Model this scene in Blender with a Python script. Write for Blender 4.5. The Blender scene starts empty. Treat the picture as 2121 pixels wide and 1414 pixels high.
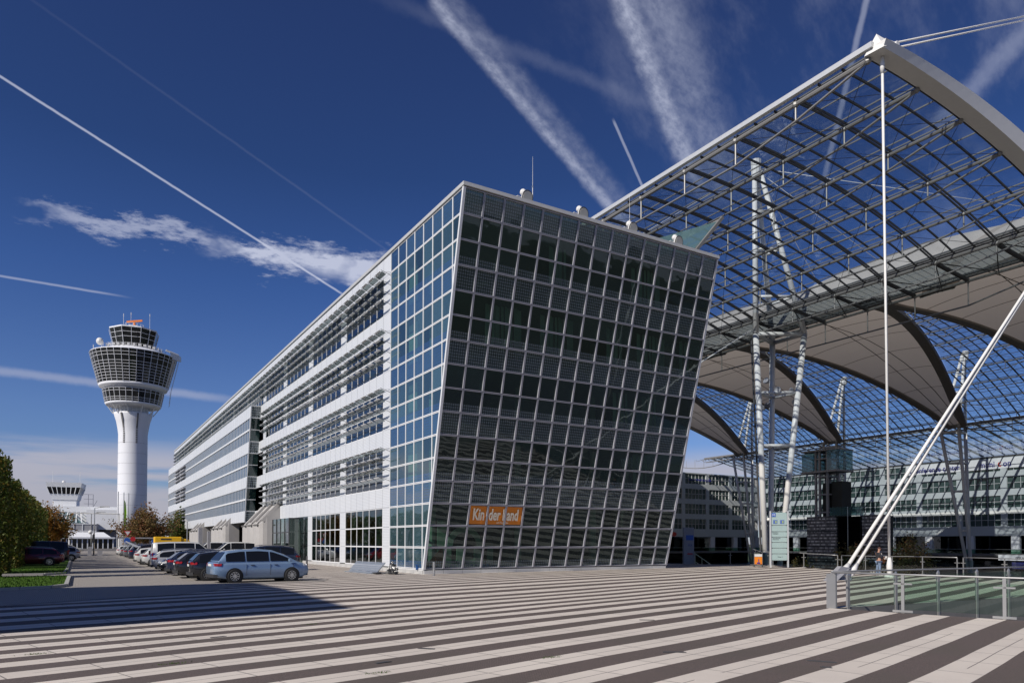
import bpy, bmesh, math, random
from mathutils import Vector, Matrix, noise
R = math.radians
PI = math.pi
scene = bpy.context.scene
COL = scene.collection
# ------------------------------------------------------------------ camera
YAW, PITCH, ROLL = 0.54363, 0.0211, -0.0020
cam_d = bpy.data.cameras.new('camera')
cam = bpy.data.objects.new('camera', cam_d)
COL.objects.link(cam)
scene.camera = cam
cam_d.sensor_width = 36.0
cam_d.lens = 36.0 * 1493.23 / 2121.0
cam_d.shift_y = (1092.2 - 707.0) / 2121.0
cam_d.clip_start = 0.1
cam_d.clip_end = 9000
fwd = Vector((math.sin(YAW) * math.cos(PITCH), math.cos(YAW) * math.cos(PITCH), math.sin(PITCH)))
cam.rotation_mode = 'QUATERNION'
q = (-fwd).to_track_quat('Z', 'Y')
cam.rotation_quaternion = Matrix.Rotation(ROLL, 3, fwd).to_quaternion() @ q
CAMH = 1.95
cam.location = (0, 0, CAMH)
# ------------------------------------------------------------------ light
SUN_AZ = R(15.0)
SUN_EL = R(36.0)
trav = Vector((math.cos(SUN_AZ) * math.cos(SUN_EL), math.sin(SUN_AZ) * math.cos(SUN_EL), -math.sin(SUN_EL)))
sd = bpy.data.lights.new('sun', 'SUN')
sd.energy = 4.3
sd.angle = R(0.5)
sd.color = (1.0, 0.94, 0.86)
sun = bpy.data.objects.new('sun', sd)
COL.objects.link(sun)
sun.rotation_euler = (-trav).to_track_quat('Z', 'Y').to_euler()
sun.location = (-40, -10, 60)
vs = scene.view_settings
vs.view_transform = 'Standard'
vs.look = 'None'
vs.exposure = 0.12
vs.gamma = 1.0
scene.cycles.max_bounces = 7
scene.cycles.transparent_max_bounces = 14
scene.cycles.glossy_bounces = 3
scene.cycles.diffuse_bounces = 2
scene.cycles.sample_clamp_indirect = 4.0
scene.cycles.caustics_reflective = False
scene.cycles.caustics_refractive = False

world = bpy.data.worlds.new('World')
scene.world = world
world.use_nodes = True
wt = world.node_tree
for n in list(wt.nodes):
    wt.nodes.remove(n)
WL = wt.links


def wn(t, **kw):
    n = wt.nodes.new(t)
    for k, v in kw.items():
        setattr(n, k, v)
    return n


def wset(sock, v):
    if isinstance(v, bpy.types.NodeSocket):
        WL.new(v, sock)
    else:
        sock.default_value = v


def wmath(op, a, b=0.0, c=0.0, clamp=False):
    n = wn('ShaderNodeMath', operation=op)
    n.use_clamp = clamp
    wset(n.inputs[0], a)
    wset(n.inputs[1], b)
    wset(n.inputs[2], c)
    return n.outputs[0]


def wdot(vec, v):
    n = wn('ShaderNodeVectorMath', operation='DOT_PRODUCT')
    WL.new(vec, n.inputs[0])
    n.inputs[1].default_value = v
    return n.outputs['Value']


def wstep(x, a, b):
    n = wn('ShaderNodeMapRange', interpolation_type='SMOOTHSTEP')
    wset(n.inputs[0], x)
    n.inputs[1].default_value = a
    n.inputs[2].default_value = b
    n.inputs[3].default_value = 0.0
    n.inputs[4].default_value = 1.0
    return n.outputs[0]


def wnoise(vec, scale, detail=4, rough=0.6, mapping=None):
    if mapping:
        m = wn('ShaderNodeMapping')
        m.inputs['Scale'].default_value = mapping[1]
        m.inputs['Rotation'].default_value = mapping[0]
        WL.new(vec, m.inputs[0])
        vec = m.outputs[0]
    n = wn('ShaderNodeTexNoise')
    n.inputs['Scale'].default_value = scale
    n.inputs['Detail'].default_value = detail
    n.inputs['Roughness'].default_value = rough
    WL.new(vec, n.inputs['Vector'])
    return n.outputs[0]


sky = wn('ShaderNodeTexSky', sky_type='NISHITA')
sky.sun_disc = False
sky.sun_elevation = SUN_EL
sky.sun_rotation = math.atan2(-trav.x, -trav.y)
sky.altitude = 450
sky.air_density = 1.0
sky.dust_density = 0.3
sky.ozone_density = 3.0
tc = wn('ShaderNodeTexCoord')
D = tc.outputs['Generated']
sep = wn('ShaderNodeSeparateXYZ')
WL.new(D, sep.inputs[0])
DZ = sep.outputs[2]
# the deep blue of a polarised autumn sky, lighter towards the horizon
ramp = wn('ShaderNodeValToRGB')
WL.new(DZ, ramp.inputs[0])
cr = ramp.color_ramp
cr.elements[0].position = 0.0
cr.elements[0].color = (0.39, 0.46, 0.64, 1)
cr.elements[1].position = 0.62
cr.elements[1].color = (0.21, 0.26, 0.46, 1)
e = cr.elements.new(0.16)
e.color = (0.385, 0.46, 0.68, 1)
e = cr.elements.new(0.32)
e.color = (0.25, 0.36, 0.62, 1)
e = cr.elements.new(0.45)
e.color = (0.19, 0.275, 0.48, 1)
skym = wn('ShaderNodeMixRGB', blend_type='MULTIPLY')
skym.inputs[0].default_value = 1.0
WL.new(sky.outputs[0], skym.inputs[1])
WL.new(ramp.outputs[0], skym.inputs[2])

n_fine = wnoise(D, 60, 5, 0.65)
n_mid = wnoise(D, 14, 5, 0.6)
n_puff = wnoise(D, 120, 4, 0.6, ((0.4, 0.3, 0.9), (0.5, 1.4, 1)))


def arc(n, A, B, w, soft, fade0, fade1, amt, rag=0.0, side=0.0):
    """a vapour trail along the great circle from direction A to direction B"""
    n = Vector(n).normalized()
    A = Vector(A).normalized()
    B = Vector(B).normalized()
    t = n.cross(A)
    if t.dot(B - A) < 0:
        t = -t
    d = wdot(D, n)
    if side:
        d = wmath('ADD', d, side)
    if rag:
        d = wmath('ADD', d, wmath('MULTIPLY', wmath('SUBTRACT', n_fine, 0.5), rag))
    a = wmath('ABSOLUTE', d)
    core = wmath('SUBTRACT', 1.0, wstep(a, w * (1 - soft), w))
    if w > 0.01:
        core = wmath('MULTIPLY', core, wmath('ADD', 0.45, wmath('MULTIPLY', n_mid, 0.75)))
    s = wdot(D, t)
    s0, s1 = t.dot(A), t.dot(B)
    L = s1 - s0
    f = wmath('MULTIPLY', wstep(s, s0 - fade0 * L, s0 + fade0 * L), wmath('SUBTRACT', 1.0, wstep(s, s1 - fade1 * L, s1 + fade1 * L)))
    half = wmath('GREATER_THAN', wdot(D, (A + B).normalized()), 0.5)
    return wmath('MULTIPLY', wmath('MULTIPLY', wmath('MULTIPLY', core, f), half), amt)


def blob(c, wx, wz, amt, thr=0.45):
    """a cirrus patch round direction c, stretched along the horizon"""
    c = Vector(c).normalized()
    h = Vector((c.y, -c.x, 0)).normalized()
    v = h.cross(c).normalized()
    x = wmath('DIVIDE', wdot(D, h), wx)
    z = wmath('DIVIDE', wdot(D, v), wz)
    r = wmath('SQRT', wmath('ADD', wmath('MULTIPLY', x, x), wmath('MULTIPLY', z, z)))
    front = wmath('GREATER_THAN', wdot(D, c), 0.5)
    m = wmath('SUBTRACT', 1.0, wstep(r, 0.1, 1.0))
    nn = wstep(wmath('ADD', wmath('MULTIPLY', n_wisp, 1.0), wmath('MULTIPLY', m, 0.35)), thr + .12, thr + 0.5)
    return wmath('MULTIPLY', wmath('MULTIPLY', wmath('MULTIPLY', m, nn), front), amt)


n_wisp = wnoise(D, 16, 7, 0.68, ((0.25, 0, 0), (1, 1, 3.2)))
n_stretch = wnoise(D, 9, 6, 0.62, ((0, 0, 0), (1, 1, 4.5)))
n_bank = wnoise(D, 3.2, 6, 0.55, ((0, 0, 0), (1, 1, 11)))
clouds = []
puffy = wmath('ADD', 0.50, wmath('MULTIPLY', wstep(n_puff, 0.25, 0.75), 0.62))
clouds.append(wmath('MULTIPLY', arc((-0.4089, 0.6881, -0.5994), (0.3317, 0.724, 0.6049), (0.590, 0.700, 0.400), 0.0105, 0.95, 0.02, 0.04, 0.54, 0.007), puffy))
clouds.append(wmath('MULTIPLY', arc((-0.4089, 0.6881, -0.5994), (0.3317, 0.724, 0.6049), (0.590, 0.700, 0.400), 0.019, 0.95, 0.02, 0.04, 0.24, 0.012, 0.013), puffy))
clouds.append(wmath('MULTIPLY', arc((-0.5258, 0.7793, -0.341), (0.45, 0.57, 0.70), (0.64, 0.625, 0.44), 0.018, 1.0, 0.05, 0.09, 0.62, 0.012, -.004), puffy))
clouds.append(wmath('MULTIPLY', arc((-0.5258, 0.7793, -0.341), (0.45, 0.57, 0.70), (0.66, 0.615, 0.43), 0.044, 1.0, 0.05, 0.12, 0.30, 0.03, 0.026), puffy))
clouds.append(arc((-0.3682, 0.4131, -0.8329), (-0.18, 0.86, 0.51), (0.2911, 0.902, 0.3187), 0.0019, 0.8, 0.3, 0.02, 0.66, 0.0010))
clouds.append(arc((-0.5607, 0.7394, -0.3727), (0.5455, 0.6684, 0.5056), (0.600, 0.672, 0.430), 0.0022, 0.7, 0.05, 0.1, 0.42, 0.001))
clouds.append(arc((-0.6453, 0.73, 0.2251), (0.68, 0.40, 0.61), (0.74, 0.53, 0.42), 0.0045, 0.8, 0.1, 0.2, 0.34, 0.003))
clouds.append(arc((-0.6066, 0.4038, 0.6848), (0.7945, 0.30, 0.53), (0.7907, 0.42, 0.44), 0.017, 0.95, 0.1, 0.2, 0.30, 0.015))
clouds.append(arc((-0.0273, 0.1887, -0.9817), (-0.22, 0.96, 0.18), (0.1681, 0.9689, 0.1816), 0.0075, 0.9, 0.1, 0.12, 0.38, 0.004))
clouds.append(arc((-0.0095, 0.289, -0.9573), (-0.2, 0.93, 0.28), (0.0346, 0.9568, 0.2885), 0.0018, 0.7, 0.1, 0.1, 0.4, 0.001))
clouds.append(arc((-0.3635, 0.4841, -0.7959), (0.0004, 0.8544, 0.5196), (0.3357, 0.865, 0.3729), 0.0022, 0.9, 0.9, 0.05, 0.05, 0.002))
clouds.append(arc((0.0096, 0.6259, -0.7798), (0.30, 0.74, 0.60), (0.6401, 0.5953, 0.4857), 0.012, 0.98, 0.2, 0.2, 0.10, 0.012))
def wisp(n, A, B, w, amp, amt, thr):
    n = Vector(n).normalized()
    A = Vector(A).normalized()
    B = Vector(B).normalized()
    t = n.cross(A)
    if t.dot(B - A) < 0:
        t = -t
    d = wmath('ABSOLUTE', wmath('ADD', wdot(D, n), wmath('MULTIPLY', wmath('SUBTRACT', n_wisp, 0.5), amp)))
    core = wmath('SUBTRACT', 1.0, wstep(d, 0.0, w))
    s0, s1 = t.dot(A), t.dot(B)
    s_ = wdot(D, t)
    f = wmath('MULTIPLY', wstep(s_, s0 - .04, s0 + .04), wmath('SUBTRACT', 1.0, wstep(s_, s1 - .03, s1 + .03)))
    f = wmath('MULTIPLY', f, wmath('GREATER_THAN', wdot(D, (A + B).normalized()), 0.5))
    return wmath('MULTIPLY', wmath('MULTIPLY', wmath('MULTIPLY', core, wstep(n_gap, thr, thr + .18)), f), amt)


n_gap = wnoise(D, 11, 4, 0.6, ((0, 0, 0), (1, 1, 1.5)))
WN = (0.0395, 0.3601, -0.9321)
clouds.append(wisp(WN, (-0.10, 0.93, 0.355), (0.20, 0.91, 0.36), 0.013, 0.075, 0.55, 0.40))
clouds.append(wisp((0.0521, 0.3528, -0.9343), (0.15, 0.918, 0.355), (0.345, 0.868, 0.347), 0.024, 0.10, 0.85, 0.30))
clouds.append(blob((0.285, 0.891, 0.350), 0.085, 0.030, 0.65, 0.40))
# faint veil high on the right, bank of grey cloud low in the north
veil = wmath('MULTIPLY', wstep(wnoise(D, 5, 6, 0.65, ((0.3, 0.5, 0.2), (1, 2.2, 1))), 0.46, 0.8), 0.20)
clouds.append(wmath('MULTIPLY', veil, wstep(wdot(D, Vector((0.80, 0.42, 0.43)).normalized()), 0.86, 0.98)))
bank = wmath('SUBTRACT', 1.0, wstep(DZ, 0.095, 0.135))
bank = wmath('MULTIPLY', bank, wstep(n_bank, 0.36, 0.56))
clouds.append(wmath('MULTIPLY', bank, 0.88))
tot = clouds[0]
for c in clouds[1:]:
    tot = wmath('ADD', tot, c)
tot = wmath('MINIMUM', tot, 0.92)
cc = wn('ShaderNodeMixRGB')
WL.new(wstep(DZ, 0.03, 0.30), cc.inputs[0])
cc.inputs[1].default_value = (3.5, 3.4, 3.9, 1)
cc.inputs[2].default_value = (4.3, 4.6, 5.8, 1)
mixc = wn('ShaderNodeMixRGB')
WL.new(tot, mixc.inputs[0])
WL.new(skym.outputs[0], mixc.inputs[1])
WL.new(cc.outputs[0], mixc.inputs[2])
bg = wn('ShaderNodeBackground')
bg.inputs[1].default_value = 0.115
WL.new(mixc.outputs[0], bg.inputs[0])
wo = wn('ShaderNodeOutputWorld')
WL.new(bg.outputs[0], wo.inputs[0])

# ------------------------------------------------------------------ helpers
MATS = {}


class MB:
    """collects boxes, bars, tubes and faces and links them as ONE mesh object"""

    def __init__(s):
        s.v = []
        s.f = []
        s.m = []
        s.mi = 0

    def add(s, vs, fs):
        b = len(s.v)
        s.v += [tuple(x) for x in vs]
        s.f += [[i + b for i in f] for f in fs]
        s.m += [s.mi] * len(fs)
        return s

    def box(s, x0, x1, y0, y1, z0, z1):
        return s.hexa([(x0, y0, z0), (x1, y0, z0), (x1, y1, z0), (x0, y1, z0), (x0, y0, z1), (x1, y0, z1), (x1, y1, z1), (x0, y1, z1)])

    def hexa(s, p):
        return s.add(p, [[3, 2, 1, 0], [4, 5, 6, 7], [0, 1, 5, 4], [1, 2, 6, 5], [2, 3, 7, 6], [3, 0, 4, 7]])

    def obox(s, c, hx, hy, hz, ax=(1, 0, 0), ay=(0, 1, 0), az=(0, 0, 1)):
        c, ax, ay, az = Vector(c), Vector(ax), Vector(ay), Vector(az)
        P = []
        for dz in (-hz, hz):
            for dx, dy in ((-hx, -hy), (hx, -hy), (hx, hy), (-hx, hy)):
                P.append(c + ax * dx + ay * dy + az * dz)
        return s.hexa(P)

    def bar(s, a, b, w, h, up=(0, 0, 1)):
        a, b, up = Vector(a), Vector(b), Vector(up)
        d = (b - a)
        L = d.length
        d.normalize()
        sx = d.cross(up)
        if sx.length < 1e-4:
            sx = d.cross(Vector((1, 0, 0)))
        sx.normalize()
        u = sx.cross(d)
        return s.obox((a + b) / 2, w / 2, L / 2, h / 2, sx, d, u)

    def tube(s, pts, r, n=6, cap=True, closed=False):
        pts = [Vector(p) for p in pts]
        rs = r if isinstance(r, (list, tuple)) else [r] * len(pts)
        rings = []
        prev = None
        for i, p in enumerate(pts):
            if i == 0:
                d = pts[1] - pts[0]
            elif i == len(pts) - 1:
                d = pts[-1] - pts[-2]
            else:
                d = (pts[i + 1] - pts[i - 1])
            d.normalize()
            u = prev if prev is not None else (Vector((0, 0, 1)) if abs(d.z) < 0.9 else Vector((1, 0, 0)))
            u = u - d * u.dot(d)
            if u.length < 1e-5:
                u = d.orthogonal()
            u.normalize()
            prev = u
            w = d.cross(u)
            rings.append([p + (u * math.cos(2 * PI * k / n) + w * math.sin(2 * PI * k / n)) * rs[i] for k in range(n)])
        b = [x for rg in rings for x in rg]
        fs = []
        for i in range(len(pts) - 1):
            for k in range(n):
                k2 = (k + 1) % n
                fs.append([i * n + k, i * n + k2, (i + 1) * n + k2, (i + 1) * n + k])
        if cap:
            fs.append(list(range(n - 1, -1, -1)))
            fs.append([(len(pts) - 1) * n + k for k in range(n)])
        return s.add(b, fs)

    def lathe(s, prof, cx=0, cy=0, n=24, cap=True, ph=0.0):
        vs = []
        for r, z in prof:
            for k in range(n):
                a = 2 * PI * k / n + ph
                vs.append((cx + r * math.cos(a), cy + r * math.sin(a), z))
        fs = []
        for i in range(len(prof) - 1):
            for k in range(n):
                k2 = (k + 1) % n
                fs.append([i * n + k, i * n + k2, (i + 1) * n + k2, (i + 1) * n + k])
        if cap:
            fs.append(list(range(n - 1, -1, -1)))
            fs.append([(len(prof) - 1) * n + k for k in range(n)])
        return s.add(vs, fs)

    def ball(s, c, r, n=8, sz=1.0):
        prof = [(max(1e-3, r * math.sin(PI * i / n)), c[2] - r * sz * math.cos(PI * i / n)) for i in range(n + 1)]
        return s.lathe(prof, c[0], c[1], n * 2 - 2)

    def quad(s, a, b, c, d):
        return s.add([a, b, c, d], [[0, 1, 2, 3]])

    def prism(s, poly, z0, z1):
        n = len(poly)
        vs = [(x, y, z0) for x, y in poly] + [(x, y, z1) for x, y in poly]
        fs = [list(range(n - 1, -1, -1)), list(range(n, 2 * n))]
        for k in range(n):
            k2 = (k + 1) % n
            fs.append([k, k2, n + k2, n + k])
        return s.add(vs, fs)

    def build(s, name, mat, parent=None, loc=(0, 0, 0), smooth=False, rot=None, bevel=0):
        me = bpy.data.meshes.new(name)
        me.from_pydata(s.v, [], s.f)
        mats = mat if isinstance(mat, (list, tuple)) else [mat]
        for m in mats:
            me.materials.append(MATS[m] if isinstance(m, str) else m)
        if len(mats) > 1:
            for p, i in zip(me.polygons, s.m):
                p.material_index = i
        if smooth:
            for p in me.polygons:
                p.use_smooth = True
        me.update()
        return link(me, name, parent, loc, rot, bevel)


def link(me, name, parent=None, loc=(0, 0, 0), rot=None, bevel=0):
    o = bpy.data.objects.new(name, me)
    o.location = loc
    if rot:
        o.rotation_euler = rot
    if parent:
        o.parent = parent
    COL.objects.link(o)
    if bevel:
        b = o.modifiers.new('bevel', 'BEVEL')
        b.width = bevel
        b.segments = 2
        b.limit_method = 'ANGLE'
    return o


def tag(o, label=None, cat=None, group=None, kind=None):
    if label:
        o['label'] = label
    if cat:
        o['category'] = cat
    if group:
        o['group'] = group
    if kind:
        o['kind'] = kind
    return o


def thing(name, label, cat, loc=(0, 0, 0), rz=0, group=None):
    o = bpy.data.objects.new(name, None)
    o.location = loc
    o.rotation_euler = (0, 0, rz)
    o.empty_display_size = 0.2
    COL.objects.link(o)
    return tag(o, label, cat, group)


def kids(o):
    return [c for c in COL.objects if c.parent == o]


def dup(o, loc=None, rz=None, label=None, parent=None):
    c = o.copy()
    COL.objects.link(c)
    if parent:
        c.parent = parent
    if loc is not None:
        c.location = loc
    if rz is not None:
        c.rotation_euler = (0, 0, rz)
    if label:
        c['label'] = label
    for ch in kids(o):
        dup(ch, parent=c)
    return c


# ------------------------------------------------------------------ materials
class NT:
    def __init__(s, name):
        s.mat = bpy.data.materials.new(name)
        s.mat.use_nodes = True
        s.t = s.mat.node_tree
        s.L = s.t.links
        s.b = s.t.nodes['Principled BSDF']
        s.out = s.t.nodes['Material Output']
        MATS[name] = s.mat

    def n(s, t, **kw):
        x = s.t.nodes.new(t)
        for k, v in kw.items():
            setattr(x, k, v)
        return x

    def set(s, sock, v):
        if isinstance(v, bpy.types.NodeSocket):
            s.L.new(v, sock)
        else:
            sock.default_value = v

    def m(s, op, a, b=0.0, c=0.0, clamp=False):
        x = s.n('ShaderNodeMath', operation=op)
        x.use_clamp = clamp
        s.set(x.inputs[0], a)
        s.set(x.inputs[1], b)
        s.set(x.inputs[2], c)
        return x.outputs[0]

    def co(s, kind='Object'):
        return s.n('ShaderNodeTexCoord').outputs[kind]

    def pos(s):
        return s.n('ShaderNodeNewGeometry').outputs['Position']

    def xyz(s, v):
        x = s.n('ShaderNodeSeparateXYZ')
        s.L.new(v, x.inputs[0])
        return x.outputs

    def noise(s, v, scale, detail=4, rough=0.55, sc=None):
        if sc:
            mp = s.n('ShaderNodeMapping')
            mp.inputs['Scale'].default_value = sc
            s.L.new(v, mp.inputs[0])
            v = mp.outputs[0]
        x = s.n('ShaderNodeTexNoise')
        x.inputs['Scale'].default_value = scale
        x.inputs['Detail'].default_value = detail
        x.inputs['Roughness'].default_value = rough
        s.L.new(v, x.inputs['Vector'])
        return x.outputs[0]

    def rng(s, v, a, b, c=0.0, d=1.0, smooth=False):
        x = s.n('ShaderNodeMapRange')
        if smooth:
            x.interpolation_type = 'SMOOTHSTEP'
        s.set(x.inputs[0], v)
        for i, k in enumerate((a, b, c, d)):
            x.inputs[i + 1].default_value = k
        return x.outputs[0]

    def mix(s, f, a, b, mode='MIX'):
        x = s.n('ShaderNodeMixRGB', blend_type=mode)
        s.set(x.inputs[0], f)
        s.set(x.inputs[1], a if isinstance(a, bpy.types.NodeSocket) else (*a[:3], 1))
        s.set(x.inputs[2], b if isinstance(b, bpy.types.NodeSocket) else (*b[:3], 1))
        return x.outputs[0]

    def bump(s, h, strength=0.3, dist=0.01):
        x = s.n('ShaderNodeBump')
        x.inputs['Strength'].default_value = strength
        x.inputs['Distance'].default_value = dist
        s.L.new(h, x.inputs['Height'])
        s.L.new(x.outputs[0], s.b.inputs['Normal'])

    def color(s, c):
        s.set(s.b.inputs['Base Color'], c if isinstance(c, bpy.types.NodeSocket) else (*c[:3], 1))

    def pr(s, rough=0.5, metal=0.0, spec=0.5, coat=0.0):
        s.set(s.b.inputs['Roughness'], rough)
        s.b.inputs['Metallic'].default_value = metal
        s.b.inputs['Specular IOR Level'].default_value = spec
        s.b.inputs['Coat Weight'].default_value = coat
        s.b.inputs['Coat Roughness'].default_value = 0.04
        return s


def plain(name, c, rough=0.5, metal=0.0, spec=0.5, coat=0.0, var=0.12, nscale=3.0):
    t = NT(name)
    t.pr(rough, metal, spec, coat)
    nz = t.noise(t.pos(), nscale, 5, 0.6)
    t.color(t.mix(nz, [x * (1 - var) for x in c], [min(1, x * (1 + var)) for x in c]))
    return t


plain('white_steel', (0.74, 0.73, 0.70), 0.38, 0, 0.4, var=0.06)
plain('mullion', (0.42, 0.42, 0.46), 0.45, 0.1, 0.4, var=0.05)
plain('far_panel', (0.52, 0.56, 0.57), 0.5, var=0.08)
plain('white_frame', (0.72, 0.73, 0.74), 0.4, 0, 0.4, var=0.05)
plain('base_plate', (0.52, 0.52, 0.51), 0.45, 0.1, var=0.1)
plain('joint_dark', (0.06, 0.06, 0.065), 0.7)
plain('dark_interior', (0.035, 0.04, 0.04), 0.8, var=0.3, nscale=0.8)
plain('slab', (0.16, 0.18, 0.17), 0.85, var=0.2)
plain('curtain_green', (0.42, 0.52, 0.42), 0.9, var=0.15)
plain('truss_steel', (0.23, 0.225, 0.215), 0.45, 0.25, var=0.2, nscale=8)
plain('rafter_dark', (0.075, 0.075, 0.075), 0.5, 0.3, var=0.2)
plain('cable_dark', (0.05, 0.05, 0.055), 0.5, 0.5)
plain('stainless', (0.52, 0.52, 0.51), 0.3, 0.8, var=0.1)
plain('roof_felt', (0.2, 0.2, 0.2), 0.9)
plain('concrete', (0.40, 0.385, 0.37), 0.85, var=0.16, nscale=0.9)
plain('concrete_dark', (0.17, 0.165, 0.16), 0.85, var=0.25)
plain('shade_metal', (0.62, 0.63, 0.63), 0.4, 0.3, var=0.1)
plain('grey_cladding', (0.30, 0.30, 0.32), 0.6, var=0.15)
plain('white_wall', (0.78, 0.79, 0.80), 0.5, var=0.05)
plain('tower_white', (0.76, 0.77, 0.80), 0.6, var=0.03, nscale=0.3)
plain('orange', (0.75, 0.20, 0.02), 0.5, var=0.1)
plain('sign_orange', (0.80, 0.24, 0.015), 0.5, var=0.03)
plain('letter_cream', (0.78, 0.70, 0.55), 0.5, var=0.02)
plain('letter_blue', (0.03, 0.03, 0.25), 0.5)
plain('letter_red', (0.6, 0.04, 0.03), 0.5)
plain('letter_dark', (0.03, 0.03, 0.035), 0.5)
plain('yellow', (0.80, 0.45, 0.01), 0.45, var=0.06)
plain('rubber', (0.02, 0.02, 0.02), 0.75)
plain('plastic_dark', (0.03, 0.03, 0.032), 0.5)
plain('chrome', (0.55, 0.56, 0.57), 0.2, 0.9)
plain('lamp_red', (0.30, 0.006, 0.008), 0.25, 0, 0.4, 0.3)
plain('lamp_clear', (0.7, 0.72, 0.75), 0.12, 0.3)
plain('plate_white', (0.7, 0.7, 0.68), 0.4)
plain('bark', (0.10, 0.07, 0.05), 0.9, var=0.3)
plain('kerb', (0.38, 0.37, 0.35), 0.85, var=0.15)
plain('mulch', (0.07, 0.06, 0.045), 0.95, var=0.3)
plain('floor_dark', (0.10, 0.10, 0.10), 0.6, var=0.3)
plain('blue_sign', (0.02, 0.10, 0.42), 0.5)
plain('red_sign', (0.5, 0.02, 0.03), 0.5)
plain('skin', (0.42, 0.23, 0.16), 0.6)
plain('jacket', (0.02, 0.02, 0.025), 0.8)
plain('shirt', (0.45, 0.43, 0.42), 0.8)
plain('jeans', (0.16, 0.22, 0.32), 0.85, var=0.25, nscale=12)
plain('cap_brown', (0.09, 0.04, 0.03), 0.8)
plain('shoe', (0.5, 0.5, 0.48), 0.7)
plain('rail_metal', (0.36, 0.36, 0.355), 0.35, 0.5, var=0.1)
plain('blind_dim', (0.11, 0.14, 0.125), 0.8, var=.2)
plain('tarp', (0.33, 0.37, 0.42), 0.45, 0.5, var=0.2, nscale=6)
plain('flag_green', (0.30, 0.55, 0.02), 0.6)
plain('lens', (0.62, 0.60, 0.52), 0.15, 0.0)
plain('globe', (0.8, 0.8, 0.78), 0.3)
plain('toy_orange', (0.45, 0.10, 0.03), 0.7)
plain('toy_blue', (0.02, 0.10, 0.30), 0.7)
plain('toy_green', (0.25, 0.42, 0.08), 0.7)
plain('wood_warm', (0.45, 0.28, 0.12), 0.6)
for nm, c in dict(paint_blue=(0.21, 0.31, 0.46), paint_black=(0.012, 0.013, 0.018), paint_silver=(0.42, 0.43, 0.46), paint_white=(0.72, 0.72, 0.70),
                  paint_red=(0.42, 0.015, 0.02), paint_maroon=(0.13, 0.012, 0.025), paint_navy=(0.012, 0.02, 0.05), paint_grey=(0.12, 0.13, 0.14), paint_van_blue=(0.01, 0.06, 0.38), paint_beige=(0.55, 0.54, 0.50)).items():
    t = plain(nm, c, 0.32, 0.25, 0.5, 1.0, var=0.04)

# perforated white panel: fine horizontal ribs
t = NT('panel')
t.pr(0.45, 0.1)
p = t.pos()
z = t.xyz(p)[2]
rib = t.m('SINE', t.m('MULTIPLY', z, 2 * PI / 0.11))
nz = t.noise(p, 0.6, 4)
base = t.mix(nz, (0.68, 0.70, 0.73), (0.76, 0.78, 0.80))
pcol = t.mix(t.rng(rib, 0.55, 0.95), base, (0.50, 0.52, 0.55))
jy = t.m('FRACT', t.m('DIVIDE', t.m('SUBTRACT', t.xyz(p)[1], 46.57 - 1360.3), 1.3603))
jz = t.m('FRACT', t.m('DIVIDE', t.m('SUBTRACT', z, 21.91 - 135.0), 1.35))
cell = t.n('ShaderNodeCombineXYZ')
t.L.new(t.m('FLOOR', t.m('DIVIDE', t.m('SUBTRACT', t.xyz(p)[1], 46.57 - 1360.3), 1.3603)), cell.inputs[0])
t.L.new(t.m('FLOOR', t.m('DIVIDE', t.m('SUBTRACT', z, 21.91 - 135.0), 1.35)), cell.inputs[1])
whn = t.n('ShaderNodeTexWhiteNoise', noise_dimensions='2D')
t.L.new(cell.outputs[0], whn.inputs['Vector'])
pcol = t.mix(t.m('MULTIPLY', whn.outputs[0], 0.16), pcol, (0.50, 0.53, 0.57))
jm = t.m('MAXIMUM', t.m('LESS_THAN', jy, 0.030), t.m('LESS_THAN', jz, 0.018))
t.color(t.mix(t.m('MULTIPLY', jm, 0.8), pcol, (0.16, 0.165, 0.18)))
t.bump(rib, 0.35, 0.006)

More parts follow.
